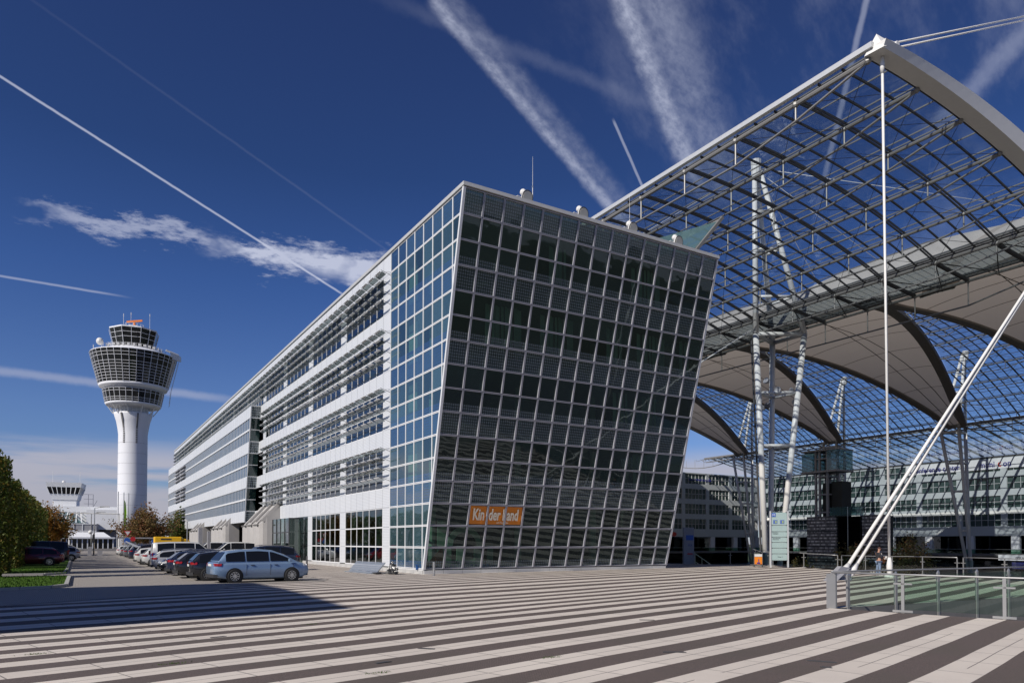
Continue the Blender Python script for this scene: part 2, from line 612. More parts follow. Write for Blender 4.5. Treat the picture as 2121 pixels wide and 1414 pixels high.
# glass with reflection; dots: 0 none, 1 all over, 2 lower third
def glass(name, tint, trans, dots=0, refl=1.0, cols=9, rows=8, dotcol=(0.155, 0.185, 0.195), wav=0.012, h=1.35, w=1.33, bright=None, bmix=0.35, gcol=(0.92, 0.97, 1.0), refl_streaks=0):
    t = NT(name)
    nt = t.t
    nt.nodes.remove(t.b)
    nzv = t.noise(t.pos(), 0.55, 2, 0.5)
    bp = t.n('ShaderNodeBump')
    bp.inputs['Strength'].default_value = 1.0
    bp.inputs['Distance'].default_value = wav
    t.L.new(nzv, bp.inputs['Height'])
    gl = t.n('ShaderNodeBsdfGlossy')
    gl.inputs['Roughness'].default_value = 0.02
    gl.inputs['Color'].default_value = (*gcol, 1)
    geo = t.n('ShaderNodeNewGeometry')
    oi = t.n('ShaderNodeObjectInfo')
    rv = t.m('FRACT', t.m('ADD', t.m('MULTIPLY', geo.outputs['Random Per Island'], 7.13), t.m('MULTIPLY', oi.outputs['Random'], 3.71)))
    wv = t.n('ShaderNodeTexWhiteNoise', noise_dimensions='1D')
    t.L.new(rv, wv.inputs['W'])
    v1 = t.n('ShaderNodeVectorMath', operation='SUBTRACT')
    t.L.new(wv.outputs['Color'], v1.inputs[0])
    v1.inputs[1].default_value = (.5, .5, .5)
    v2 = t.n('ShaderNodeVectorMath', operation='SCALE')
    t.L.new(v1.outputs[0], v2.inputs[0])
    v2.inputs['Scale'].default_value = 0.014
    v3 = t.n('ShaderNodeVectorMath', operation='ADD')
    t.L.new(bp.outputs[0], v3.inputs[0])
    t.L.new(v2.outputs[0], v3.inputs[1])
    t.L.new(v3.outputs[0], gl.inputs['Normal'])
    tr = t.n('ShaderNodeBsdfTransparent')
    tr.inputs['Color'].default_value = (*[x * trans for x in tint], 1)
    df = t.n('ShaderNodeBsdfDiffuse')
    df.inputs['Color'].default_value = (*dotcol, 1)
    under = tr.outputs[0]
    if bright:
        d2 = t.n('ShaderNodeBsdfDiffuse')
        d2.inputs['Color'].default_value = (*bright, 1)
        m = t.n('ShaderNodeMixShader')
        t.set(m.inputs[0], t.m('MULTIPLY', t.m('ADD', 0.45, t.m('MULTIPLY', wv.outputs['Value'] if not refl_streaks else t.rng(t.noise(t.pos(), 0.55, 5, 0.65, (0.5, 1.6, 1)), 0.36, 0.68), 1.1)), bmix))
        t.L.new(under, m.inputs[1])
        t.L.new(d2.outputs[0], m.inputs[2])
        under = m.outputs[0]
    if dots:
        x = t.xyz(t.co('UV'))
        fx = t.m('FRACT', t.m('MULTIPLY', x[0], cols))
        fy = t.m('FRACT', t.m('MULTIPLY', x[1], rows))
        ix = t.m('MULTIPLY', t.m('GREATER_THAN', fx, 0.22), t.m('LESS_THAN', fx, 0.92))
        iy = t.m('MULTIPLY', t.m('GREATER_THAN', fy, 0.16), t.m('LESS_THAN', fy, 0.90))
        mk = t.m('MULTIPLY', ix, iy)
        if dots == 2:
            mk = t.m('MULTIPLY', mk, t.m('LESS_THAN', t.m('FRACT', x[1]), 0.38))
        m = t.n('ShaderNodeMixShader')
        t.L.new(t.m('MULTIPLY', mk, 0.85), m.inputs[0])
        t.L.new(under, m.inputs[1])
        t.L.new(df.outputs[0], m.inputs[2])
        under = m.outputs[0]
    lw = t.n('ShaderNodeLayerWeight')
    lw.inputs['Blend'].default_value = 0.5
    fac = t.m('MULTIPLY', t.m('ADD', t.m('MULTIPLY', t.m('POWER', lw.outputs['Facing'], 4.0), 0.95), 0.06), refl, clamp=True)
    m = t.n('ShaderNodeMixShader')
    t.L.new(fac, m.inputs[0])
    t.L.new(under, m.inputs[1])
    t.L.new(gl.outputs[0], m.inputs[2])
    t.L.new(m.outputs[0], t.out.inputs['Surface'])
    return t


FG = dict(bright=(0.042, 0.068, 0.064), gcol=(0.74, 0.88, 0.92))
glass('glass_front', (0.62, 0.86, 0.74), 0.66, **FG)
glass('glass_front_dots', (0.62, 0.86, 0.74), 0.35, 1, **FG)
glass('glass_front_low', (0.62, 0.86, 0.74), 0.62, 2, **FG)
SG = dict(bright=(0.10, 0.20, 0.24))
glass('glass_side', (0.62, 0.90, 0.84), 0.62, 0, 1.3, **SG)
glass('glass_side_dots', (0.62, 0.90, 0.80), 0.45, 1, 1.3, dotcol=(0.04, 0.09, 0.22), **SG)
glass('glass_side_low', (0.62, 0.90, 0.80), 0.60, 2, 1.3, dotcol=(0.04, 0.09, 0.22), **SG)
glass('glass_window', (0.55, 0.75, 0.66), 0.45, 0, 1.2)
glass('glass_dark', (0.3, 0.35, 0.33), 0.15, 0, 1.0)
glass('glass_dots_end', (0.6, 0.7, 0.7), 0.2, 1, 1.0, 5, 5, (0.33, 0.38, 0.40))
glass('glass_roof', (0.84, 0.92, 0.98), 0.90, 0, 0.95, wav=0.02, bright=(0.42, 0.52, 0.62), bmix=0.13, refl_streaks=1)  # pale noise streaks paint hazy reflections into the roof glass colour
glass('glass_band', (0.60, 0.70, 0.74), 0.70, 0, 1.0, wav=0.02, bright=(0.20, 0.24, 0.25))
glass('glass_rail', (0.68, 0.86, 0.76), 0.86, 0, 0.8)
glass('glass_teal', (0.62, 0.84, 0.84), 0.72, 0, 1.0, bright=(0.17, 0.30, 0.32))
glass('glass_strip', (0.6, 0.8, 0.8), 0.35, 0, 0.9, wav=0.006, bright=(0.08, 0.14, 0.24), gcol=(.7, .88, 1.0), bmix=0.7)
glass('glass_end', (0.5, 0.7, 0.65), 0.3, 0, 1.0, bright=(0.05, 0.10, 0.09), bmix=0.6)
glass('car_glass', (0.12, 0.14, 0.15), 0.35, 0, 1.0, wav=0.002)
glass('glass_louvre', (0.80, 0.86, 0.85), 0.80, 0, .8, bright=(0.10, 0.11, 0.11))

# membrane
t = NT('membrane')
t.pr(0.7, 0, 0.3)
p = t.pos()
nz = t.noise(p, 0.25, 5, 0.6)
t.color(t.mix(nz, (0.55, 0.52, 0.48), (0.65, 0.61, 0.56)))
tl = t.n('ShaderNodeBsdfTranslucent')
tl.inputs['Color'].default_value = (0.60, 0.52, 0.43, 1)
ms = t.n('ShaderNodeMixShader')
ms.inputs[0].default_value = 0.32
t.L.new(t.b.outputs[0], ms.inputs[1])
t.L.new(tl.outputs[0], ms.inputs[2])
t.L.new(ms.outputs[0], t.out.inputs['Surface'])
plain('membrane_edge', (0.30, 0.27, 0.24), 0.8)
plain('seam', (0.17, 0.155, 0.14), 0.8)

# plaza: light slabs and dark setts in stripes
t = NT('plaza_stripes')
t.pr(0.8, 0, 0.3)
p = t.pos()
x = t.xyz(p)
A = R(15.3)
tt = t.m('ADD', t.m('MULTIPLY', x[0], -math.sin(A)), t.m('MULTIPLY', x[1], math.cos(A)))
ss = t.m('ADD', t.m('MULTIPLY', x[0], math.cos(A)), t.m('MULTIPLY', x[1], math.sin(A)))
wob = t.m('MULTIPLY', t.m('SUBTRACT', t.noise(p, 0.16, 2), 0.5), 0.10)
tw = t.m('ADD', tt, wob)
ph = t.m('FRACT', t.m('DIVIDE', t.m('SUBTRACT', tw, 8.05 - 0.64 + 12.7 * 4), 1.27))
light = t.m('MULTIPLY', t.m('GREATER_THAN', ph, 0.003), t.m('LESS_THAN', ph, 0.50))
# slab joints: across every 0.9 m, one lengthwise in each light band
jx = t.m('LESS_THAN', t.m('FRACT', t.m('DIVIDE', ss, 1.27)), 0.018)
jl = t.m('MULTIPLY', t.m('GREATER_THAN', ph, 0.244), t.m('LESS_THAN', ph, 0.258))
joint = t.m('MAXIMUM', t.m('MULTIPLY', jx, 0.95), t.m('MULTIPLY', jl, t.m('GREATER_THAN', t.noise(p, 0.08, 1), 0.47)))
grain = t.noise(p, 55, 4, 0.75)
spots = t.noise(p, 9, 5, 0.7)
big = t.noise(p, 0.35, 5, 0.6)
slabid = t.m('FLOOR', t.m('DIVIDE', ss, 1.27))
bandid = t.m('FLOOR', t.m('DIVIDE', t.m('SUBTRACT', tw, 8.05 - 0.64 + 12.7 * 4), 1.27))
cmb = t.n('ShaderNodeCombineXYZ')
t.L.new(slabid, cmb.inputs[0])
t.L.new(bandid, cmb.inputs[1])
wh = t.n('ShaderNodeTexWhiteNoise', noise_dimensions='2D')
t.L.new(cmb.outputs[0], wh.inputs['Vector'])
lc = t.mix(wh.outputs[0], (0.60, 0.535, 0.465), (0.69, 0.62, 0.54))
lc = t.mix(t.rng(big, 0.40, 0.68), lc, (0.52, 0.46, 0.405))
lc = t.mix(t.rng(spots, 0.62, 0.75), lc, (0.45, 0.40, 0.36))
lc = t.mix(t.rng(grain, 0.3, 0.75), lc, (0.66, 0.60, 0.53))
lc = t.mix(joint, lc, (0.20, 0.18, 0.165))
br = t.n('ShaderNodeTexBrick')
mp = t.n('ShaderNodeMapping')
mp.inputs['Rotation'].default_value = (0, 0, -A)
t.L.new(p, mp.inputs[0])
t.L.new(mp.outputs[0], br.inputs['Vector'])
br.inputs['Scale'].default_value = 9.5
br.inputs['Mortar Size'].default_value = 0.035
br.inputs['Color1'].default_value = (0.150, 0.110, 0.096, 1)
br.inputs['Color2'].default_value = (0.108, 0.084, 0.076, 1)
br.inputs['Mortar'].default_value = (0.045, 0.040, 0.038, 1)
dc = t.mix(t.rng(grain, 0.4, 0.85), br.outputs[0], (0.20, 0.165, 0.15))
dc = t.mix(t.rng(big, 0.45, 0.7), dc, (0.11, 0.093, 0.08))
t.color(t.mix(light, dc, lc))
t.bump(t.m('ADD', t.m('MULTIPLY', grain, 0.6), t.m('MULTIPLY', joint, -1.0)), 0.5, 0.006)

# block paving of the road
t = NT('road_blocks')
t.pr(0.85, 0, 0.25)
p = t.pos()
br = t.n('ShaderNodeTexBrick')
mp = t.n('ShaderNodeMapping')
mp.inputs['Rotation'].default_value = (0, 0, R(90))
t.L.new(p, mp.inputs[0])
t.L.new(mp.outputs[0], br.inputs['Vector'])
br.inputs['Scale'].default_value = 4.2
br.inputs['Mortar Size'].default_value = 0.025
br.inputs['Color1'].default_value = (0.40, 0.36, 0.32, 1)
br.inputs['Color2'].default_value = (0.32, 0.29, 0.26, 1)
br.inputs['Mortar'].default_value = (0.13, 0.12, 0.11, 1)
big = t.noise(p, 0.5, 5, 0.65)
c = t.mix(t.rng(big, 0.35, 0.7), br.outputs[0], (0.29, 0.265, 0.24))
t.color(t.mix(t.rng(t.noise(p, 40, 3, 0.7), 0.5, 0.9), c, (0.36, 0.34, 0.31)))

t = NT('asphalt')
t.pr(0.9, 0, 0.2)
p = t.pos()
t.color(t.mix(t.noise(p, 0.4, 5, 0.7), (0.11, 0.10, 0.095), (0.17, 0.16, 0.15)))
t = NT('far_ground')
t.pr(0.95, 0, 0.1)
t.color(t.mix(t.noise(t.pos(), 0.02, 5, 0.7), (0.06, 0.07, 0.04), (0.14, 0.14, 0.11)))
t = NT('grass')
t.pr(0.9, 0, 0.2)
p = t.pos()
t.color(t.mix(t.noise(p, 3, 6, 0.7), (0.045, 0.11, 0.012), (0.11, 0.20, 0.025)))
t.bump(t.noise(p, 30, 4, 0.8), 1.0, 0.08)
for nm, c1, c2, c3 in (('leaf_hedge', (0.050, 0.090, 0.012), (0.130, 0.145, 0.020), (0.30, 0.20, 0.03)),
                       ('leaf_autumn', (0.36, 0.14, 0.02), (0.24, 0.15, 0.03), (0.13, 0.14, 0.025)),
                       ('leaf_rust', (0.26, 0.115, 0.055), (0.19, 0.135, 0.045), (0.11, 0.13, 0.03)),
                       ('leaf_green', (0.08, 0.13, 0.025), (0.14, 0.16, 0.035), (0.2, 0.13, 0.03)),
                       ('leaf_court', (0.045, 0.06, 0.018), (0.11, 0.08, 0.025), (0.2, 0.09, 0.03))):
    t = NT(nm)
    t.pr(0.6, 0, 0.3)
    p = t.pos()
    rr = t.n('ShaderNodeNewGeometry').outputs['Random Per Island']
    c = t.mix(t.rng(t.noise(p, 0.6, 3), 0.35, 0.65), c1, c2)
    c = t.mix(t.rng(rr, 0.80, 0.95), c, c3)
    t.color(t.mix(rr, c, t.mix(0.35, c, (0, 0, 0))))
    tl = t.n('ShaderNodeBsdfTranslucent')
    t.L.new(c, tl.inputs['Color'])
    ms = t.n('ShaderNodeMixShader')
    ms.inputs[0].default_value = 0.3
    t.L.new(t.b.outputs[0], ms.inputs[1])
    t.L.new(tl.outputs[0], ms.inputs[2])
    t.L.new(ms.outputs[0], t.out.inputs['Surface'])
# tower glazing: dark bands
t = plain('far_glass', (0.045, 0.075, 0.070), 0.15, 0, 0.5, var=0.5, nscale=0.6)
t = plain('tower_glass', (0.012, 0.014, 0.015), 0.12, 0, 0.5, var=0.3, nscale=0.5)
# mosaic screen panel
t = NT('mosaic')
t.pr(0.35, 0.1)
x = t.xyz(t.pos())
yy = t.m('ADD', t.m('MULTIPLY', x[1], 1.0), t.m('MULTIPLY', x[0], 1.0))
cx = t.m('FRACT', t.m('DIVIDE', yy, 0.55))
cz = t.m('FRACT', t.m('DIVIDE', x[2], 0.55))
cell = t.n('ShaderNodeCombineXYZ')
t.L.new(t.m('FLOOR', t.m('DIVIDE', yy, 0.275)), cell.inputs[0])
t.L.new(t.m('FLOOR', t.m('DIVIDE', x[2], 0.275)), cell.inputs[1])
wh = t.n('ShaderNodeTexWhiteNoise', noise_dimensions='2D')
t.L.new(cell.outputs[0], wh.inputs['Vector'])
rowm = t.m('GREATER_THAN', cz, 0.42)
c = t.mix(t.rng(wh.outputs[0], 0.2, 0.9), (0.22, 0.21, 0.21), (0.85, 0.82, 0.78))
t.color(t.mix(t.m('MULTIPLY', rowm, 0.8), c, (0.06, 0.055, 0.055)))
plain('sign_glass', (0.36, 0.47, 0.45), 0.12, 0, .7, .6, var=.08)
plain('plan_blue', (0.10, 0.16, 0.40), .5)
plain('plan_green', (0.35, 0.45, 0.12), .5)
t = NT('car_window')
t.pr(0.06, 0, 0.35, 0.0)
t.color((0.012, 0.014, 0.018))
# ================================================================== GROUND
HT = [(-60, 1.95), (6, 1.95), (9, 1.95), (13, 1.98), (17, 2.05), (19.5, 2.055), (22, 1.96), (24, 1.88), (26, 1.86), (29, 1.885), (32, 1.92), (36, 1.95), (200, 1.95)]


def gz(x, y):
    t = -math.sin(R(15.3)) * x + math.cos(R(15.3)) * y
    for (a, ha), (b, hb) in zip(HT, HT[1:]):
        if a <= t <= b:
            u = (t - a) / (b - a)
            u = u * u * (3 - 2 * u)
            h = ha + (hb - ha) * u
            break
    else:
        h = 1.95
    k = 1.0 if y < 34 else max(0.0, 1 - (y - 34) / 6) if x < 14 else 1.0
    z = (1.95 - h) * k
    z += 0.022 * (noise.noise(Vector((x * 0.09, y * 0.16, 0))) + 0.5 * noise.noise(Vector((x * 0.3, y * 0.3, 5)))) * (1 if y < 40 else 0.3)
    return z


def sheet(name, x0, x1, y0, y1, step, mat, cuts=(), zoff=0.0, flat=None, kind='structure'):
    """a ground sheet cut by half planes given as (point, outward normal)"""
    bm = bmesh.new()
    nx, ny = max(1, int((x1 - x0) / step)), max(1, int((y1 - y0) / step))
    vs = [[bm.verts.new((x0 + (x1 - x0) * i / nx, y0 + (y1 - y0) * j / ny, 0)) for i in range(nx + 1)] for j in range(ny + 1)]
    for j in range(ny):
        for i in range(nx):
            bm.faces.new((vs[j][i], vs[j][i + 1], vs[j + 1][i + 1], vs[j + 1][i]))
    for p, n in cuts:
        bmesh.ops.bisect_plane(bm, geom=bm.verts[:] + bm.edges[:] + bm.faces[:], plane_co=(p[0], p[1], 0), plane_no=(n[0], n[1], 0), clear_outer=True)
    for v in bm.verts:
        v.co.z = (gz(v.co.x, v.co.y) if flat is None else flat) + zoff
    me = bpy.data.meshes.new(name)
    bm.to_mesh(me)
    bm.free()
    me.materials.append(MATS[mat])
    for p in me.polygons:
        p.use_smooth = True
    return me


def join_meshes(name, ms, kind='structure'):
    bm = bmesh.new()
    for m in ms:
        bm.from_mesh(m)
    me = bpy.data.meshes.new(name)
    bm.to_mesh(me)
    bm.free()
    me.materials.append(ms[0].materials[0])
    for p in me.polygons:
        p.use_smooth = True
    o = link(me, name)
    return tag(o, kind=kind)


def lcut(a, b, keep):
    """half plane through a,b that keeps the side where point `keep` lies"""
    a, b, keep = Vector(a), Vector(b), Vector(keep)
    d = b - a
    n = Vector((d.y, -d.x))
    if n.dot(keep - a) > 0:
        n = -n
    return (a, n)


V0 = (19.45, 13.60)
R1E = (24.2, -4.2)
R2E = (30.3, 13.15)
edge = [(47.2, 75), (49.3, 49), (50.4, 41), (50.3, 34.3), (44.9, 22.8), (38, 8), (30, -10)]
ec = [lcut(edge[i], edge[i + 1], (20, 20)) for i in range(len(edge) - 1)]
P1 = sheet('p', -45, 52, -14, 56, 0.6, 'plaza_stripes', ec + [lcut(V0, R1E, (10, 5))])
P2 = sheet('p', 2, 52, -2, 76, 0.6, 'plaza_stripes', ec + [lcut(V0, R1E, (30, 5)), lcut(V0, R2E, (30, 30))])
plaza = join_meshes('plaza', [P1, P2])
plaza['label'] = 'pale and dark striped slab plaza'
# big lower ground that reaches the horizon, the higher car park ground, the forum floor
mb = MB()
mb.quad((-3000, -3000, -4.4), (4000, -3000, -4.4), (4000, 4000, -4.4), (-3000, 4000, -4.4))
tag(mb.build('ground', 'far_ground'), kind='structure')
mb = MB()
mb.quad((42, -60, -4.2), (200, -60, -4.2), (200, 160, -4.2), (42, 160, -4.2))
tag(mb.build('forum_floor', 'floor_dark'), kind='structure')
mb = MB()
mb.quad((-900, -300, -0.09), (-40, -300, -0.09), (-40, 1400, -0.09), (-900, 1400, -0.09))
mb.quad((-40, 45, -0.09), (45, 45, -0.09), (45, 1400, -0.09), (-40, 1400, -0.09))
mb.quad((-40, -300, -0.09), (30, -300, -0.09), (30, -12, -0.09), (-40, -12, -0.09))
tag(mb.build('car_park', 'asphalt'), kind='structure')
# road of grey blocks beside the plaza
rb = [(-1.9, 25.5), (1.0, 27.2), (3.2, 28.1), (4.7, 30.0), (5.9, 32.6), (7.8, 34.4)]


def poly_sheet(name, poly, mat, zoff, step=1.0, kind='structure', flat=None):
    bm = bmesh.new()
    f = bm.faces.new([bm.verts.new((x, y, 0)) for x, y in poly])
    bmesh.ops.triangulate(bm, faces=[f])
    xs = [p[0] for p in poly]
    ys = [p[1] for p in poly]
    for ax, lo, hi in ((0, min(xs), max(xs)), (1, min(ys), max(ys))):
        v = lo + step
        while v < hi:
            co = (v, 0, 0) if ax == 0 else (0, v, 0)
            no = (1, 0, 0) if ax == 0 else (0, 1, 0)
            bmesh.ops.bisect_plane(bm, geom=bm.verts[:] + bm.edges[:] + bm.faces[:], plane_co=co, plane_no=no)
            v += step
    for v in bm.verts:
        v.co.z = (gz(v.co.x, v.co.y) if flat is None else flat) + zoff
    me = bpy.data.meshes.new(name)
    bm.to_mesh(me)
    bm.free()
    me.materials.append(MATS[mat])
    return tag(link(me, name), kind=kind)


road_poly = [(-38, 20)] + [(-20, 21.5), (-8, 23.5)] + rb + [(10.4, 35.2), (11.4, 37.5), (11.2, 46), (11.5, 60), (13, 80), (13, 180), (-38, 180)]
poly_sheet('road', road_poly, 'road_blocks', 0.012, 2.0)
# lawns with kerbs on the left
lawn1 = [(-30, 33.0), (-3.0, 34.2), (-0.9, 35.4), (-0.35, 37.0), (-0.3, 46.6), (-30, 46.6)]
lawn2 = [(-30, 50.2), (-1.6, 50.2), (-0.6, 51.5), (-0.5, 60), (-0.5, 160), (-30, 160)]


def grass_patch(poly, idx):
    g = poly_sheet('grass', poly, 'grass', 0.10, 1.0, 'stuff')
    # blades
    rnd = random.Random(idx)
    mb = MB()
    xs = (-9.0, -0.45)
    ys = (min(p[1] for p in poly) + 0.3, min(max(p[1] for p in poly), 62) - 0.2)
    for _ in range(9000 if idx == 1 else 5000):
        x, y = rnd.uniform(*xs), rnd.uniform(*ys)
        if idx == 1 and y < 34.4 + max(0, x + 3.0) * 0.9:
            continue
        z = gz(x, y) + 0.09
        a = rnd.uniform(0, PI)
        w, h = rnd.uniform(0.015, 0.03), rnd.uniform(0.05, 0.12)
        dx, dy = math.cos(a) * w, math.sin(a) * w
        mb.add([(x - dx, y - dy, z), (x + dx, y + dy, z), (x + rnd.uniform(-.03, .03), y + rnd.uniform(-.03, .03), z + h)], [[0, 1, 2]])
    tag(mb.build('grass_blades', 'grass'), kind='stuff')


grass_patch(lawn1, 1)
grass_patch(lawn2, 2)


def kerb(pts, i, w=0.16, h=0.13):
    mb = MB()
    for a, b in zip(pts, pts[1:]):
        A_, B_ = Vector((*a, gz(*a))), Vector((*b, gz(*b)))
        n = max(1, int((B_ - A_).length / 1.0))
        for k in range(n):
            p, q_ = A_.lerp(B_, (k + 0.01) / n), A_.lerp(B_, (k + 0.99) / n)
            p.z += h / 2
            q_.z += h / 2
            mb.bar(p, q_, w, h)
    return tag(mb.build('kerb', 'kerb', bevel=0), kind='structure')


kerb(lawn1[:5], 0)
kerb([(-30, 46.6), (-0.35, 46.6)], 1)
kerb([(-30, 50.2), (-1.6, 50.2), (-0.6, 51.5), (-0.5, 60), (-0.5, 130)], 2)
# ramp hole beside the near railing: walls and floor
mb = MB()
hole = [V0, R1E, (34, -8), (R2E[0] + 10, 12.8), R2E]
v0, r1, r2 = Vector((*V0, 0)), Vector((*R1E, 0)), Vector((*R2E, 0))
mb.quad(v0 + Vector((0, 0, gz(*V0) - 0.01)), r2 + Vector((0, 0, gz(*R2E) - 0.01)), r2 + Vector((0, 0, -4.2)), v0 + Vector((0, 0, -4.2)))
mb.quad(v0 + Vector((0, 0, gz(*V0) - 0.01)), r1 + Vector((0, 0, -0.01)), r1 + Vector((0, 0, -4.2)), v0 + Vector((0, 0, -4.2)))
for a, b in zip(edge, edge[1:]):
    mb.quad((*a, gz(*a) - 0.01), (*b, gz(*b) - 0.01), (*b, -4.2), (*a, -4.2))
tag(mb.build('retaining_wall', 'concrete_dark'), 'dark concrete retaining wall under the plaza edge and beside the ramp', 'wall')
mb = MB()
mb.quad((19.4, 13.7, -0.9), (32, 13.6, -2.6), (34, -6, -2.6), (23.5, -5, -0.9))
tag(mb.build('ramp', 'asphalt'), kind='structure')

# small steel slot drains and weeds in the joints
for i, (x, y, L_, a) in enumerate(((10.6, 7.6, .42, -60), (10.15, 7.2, .14, -60), (9.2, 9.6, .38, -30), (5.6, 12.3, .30, -50), (4.3, 11.2, .25, 15), (12.4, 13.9, .35, -40), (15.6, 15.2, .3, 15), (2.6, 16.4, .3, 15), (13.2, 20.4, .5, 15))):
    mb = MB()
    mb.box(-L_ / 2, L_ / 2, -.035, .035, 0, .006)
    mb.box(-L_ / 2 - .02, L_ / 2 + .02, -.06, -.04, 0, .008)
    tag(mb.build('slot_drain', 'joint_dark', None, (x, y, gz(x, y) + .004), rot=(0, 0, R(a))), 'small dark steel slot let into the striped paving', 'drain', 'small drain slots in the paving')
rnd_ = random.Random(77)
mb = MB()
for (x0_, y0_) in ((1.35, 12.9), (3.9, 10.3), (-.6, 15.6), (7.0, 10.2), (5.0, 18.0)):
    for _ in range(60):
        x, y = x0_ + rnd_.gauss(0, .12), y0_ + rnd_.gauss(0, .03)
        z = gz(x, y)
        a = rnd_.uniform(0, PI)
        mb.add([(x - .006 * math.cos(a), y - .006 * math.sin(a), z), (x + .006 * math.cos(a), y + .006 * math.sin(a), z), (x + rnd_.uniform(-.04, .04), y + rnd_.uniform(-.04, .04), z + rnd_.uniform(.01, .04))], [[0, 1, 2]])
tag(mb.build('weeds', 'grass'), 'tiny weeds growing in the paving joints', kind='stuff')
# ================================================================== MAIN BUILDING
BX, BX1, ZT, RH = 18.36, 38.36, 21.91, 1.35
WF, WL_, LEAN, Y0C = 20.0 / 15, 1.3603, 0.328, 35.624
YL = 46.57


def yc(j):
    return Y0C + LEAN * j


def zl(j):
    return ZT - RH * j


bld = thing('glass_office_building', 'long white panelled office building with a dark leaning glass end wall gridded in grey', 'building', (BX, yc(16), 0))
OFF = Vector(bld.location)


def bpart(mb, name, mat, **kw):
    mb.v = [(x - OFF.x, y - OFF.y, z - OFF.z) for x, y, z in mb.v]
    return mb.build(name, mat, bld, **kw)


class Panes:
    def __init__(s):
        s.v, s.f, s.uv, s.m = [], [], [], []

    def add(s, pts, uvs, mi):
        b = len(s.v)
        s.v += [tuple(p) for p in pts]
        s.f.append(list(range(b, b + len(pts))))
        s.uv += uvs
        s.m.append(mi)

    def build(s, name, mats, parent, off):
        me = bpy.data.meshes.new(name)
        me.from_pydata([(x - off[0], y - off[1], z - off[2]) for x, y, z in s.v], [], s.f)
        ul = me.uv_layers.new(name='UVMap')
        for i, u in enumerate(s.uv):
            ul.data[i].uv = u
        for m in mats:
            me.materials.append(MATS[m])
        for p, m in zip(me.polygons, s.m):
            p.material_index = m
        return link(me, name, parent)


def rtype(j):
    if j in (0, 3, 6, 9, 12):
        return 1
    if j in (2, 5, 8, 11, 15):
        return 2
    return 0


FM = ['glass_front', 'glass_front_dots', 'glass_front_low', 'glass_side', 'glass_side_dots', 'glass_side_low']
rest = Panes()
frames = MB()
joint = MB()
ins = 0.055


def fpt(i, j):
    return Vector((BX + WF * i, yc(j), zl(j)))


fn = Vector((0, -1.35, -0.328)).normalized()   # outward normal of the leaning wall
for j in range(16):
    for i in range(15):
        a, b, c, d = fpt(i, j + 1), fpt(i + 1, j + 1), fpt(i + 1, j), fpt(i, j)
        ex = (b - a).normalized()
        ez = (d - a).normalized()
        P = [a + ex * ins + ez * ins, b - ex * ins + ez * ins, c - ex * ins - ez * ins, d + ex * ins - ez * ins]
        P = [p - fn * 0.05 for p in P]
        u0, v0_ = ins / WF, ins / 1.389
        UV = [(u0, v0_), (1 - u0, v0_), (1 - u0, 1 - v0_), (u0, 1 - v0_)]
        if i < 6:
            pn = Panes()
            pn.add(P, UV, 0)
            pn.build('glass_pane', [FM[rtype(j)]], bld, OFF)
        else:
            rest.add(P, UV, rtype(j))
        g = 0.012
        w = ins - g
        for p0, p1 in ((a + ez * (g + w / 2) + ex * g, b + ez * (g + w / 2) - ex * g), (d - ez * (g + w / 2) + ex * g, c - ez * (g + w / 2) - ex * g)):
            frames.obox((p0 + p1) / 2 - fn * 0.01, (p1 - p0).length / 2, 0.045, w / 2, ex, fn, ez)
        for p0, p1 in ((a + ex * (g + w / 2) + ez * ins, d + ex * (g + w / 2) - ez * ins), (b - ex * (g + w / 2) + ez * ins, c - ex * (g + w / 2) - ez * ins)):
            frames.obox((p0 + p1) / 2 - fn * 0.01, w / 2, 0.045, (p1 - p0).length / 2, ex, fn, ez)
for j in range(17):
    a, b = fpt(0, j), fpt(15, j)
    joint.bar(a - fn * 0.055, b - fn * 0.055, 0.03, 0.05)
for i in range(1, 15):
    a, b = fpt(i, 0), fpt(i, 16)
    joint.bar(a - fn * 0.055, b - fn * 0.055, 0.03, 0.05)
# side glazing between the leaning corner and the first panel column
sideframe = MB()
for j in range(16):
    for c in range(8):
        ya, yb = YL - WL_ * (c + 1), YL - WL_ * c       # ya nearer the corner
        zt_, zb = zl(j), zl(j + 1)

        def ed(z):
            return Y0C + LEAN * (ZT - z) / RH + 0.14
        lo = [(max(ya, ed(zb)), zb), (max(ya, ed(zt_)), zt_)]
        if lo[0][0] > yb - 0.15 and lo[1][0] > yb - 0.15:
            continue
        k = 0.05
        poly = []
        for (y, z) in ((yb - k, zb + k), (yb - k, zt_ - k)):
            if y > ed(z):
                poly.append((y, z))
            else:
                poly.append((ed(z), z))
        ytl = max(ya + k, ed(zt_ - k))
        ybl = max(ya + k, ed(zb + k))
        if yb - k - ybl < 0.02:      # triangle
            zz = ZT - (yb - k - 0.14 - Y0C) / LEAN * RH
            poly = [(yb - k, max(zz, zb + k)), (yb - k, zt_ - k), (ytl, zt_ - k)]
        else:
            poly += [(ytl, zt_ - k)]
            if ed(zt_ - k) < ya + k < ed(zb + k):
                zz = ZT - (ya + k - 0.14 - Y0C) / LEAN * RH
                poly += [(ya + k, zz)]
            poly += [(ybl, zb + k)]
        P = [(BX + 0.012, y, z) for y, z in poly]
        UV = [((y - ya) / WL_, (z - zb) / RH) for y, z in poly]
        rest.add(P, UV, 3 + rtype(j))
for j in range(17):
    z = zl(j)
    sideframe.box(BX - 0.012, BX + 0.06, yc(j) + 0.12, YL, z + 0.012, z + 0.062)
    sideframe.box(BX - 0.012, BX + 0.06, yc(j) + 0.12, YL, z - 0.062, z - 0.012)
    joint.box(BX + 0.01, BX + 0.05, yc(j) + 0.12, YL, z - 0.012, z + 0.012)
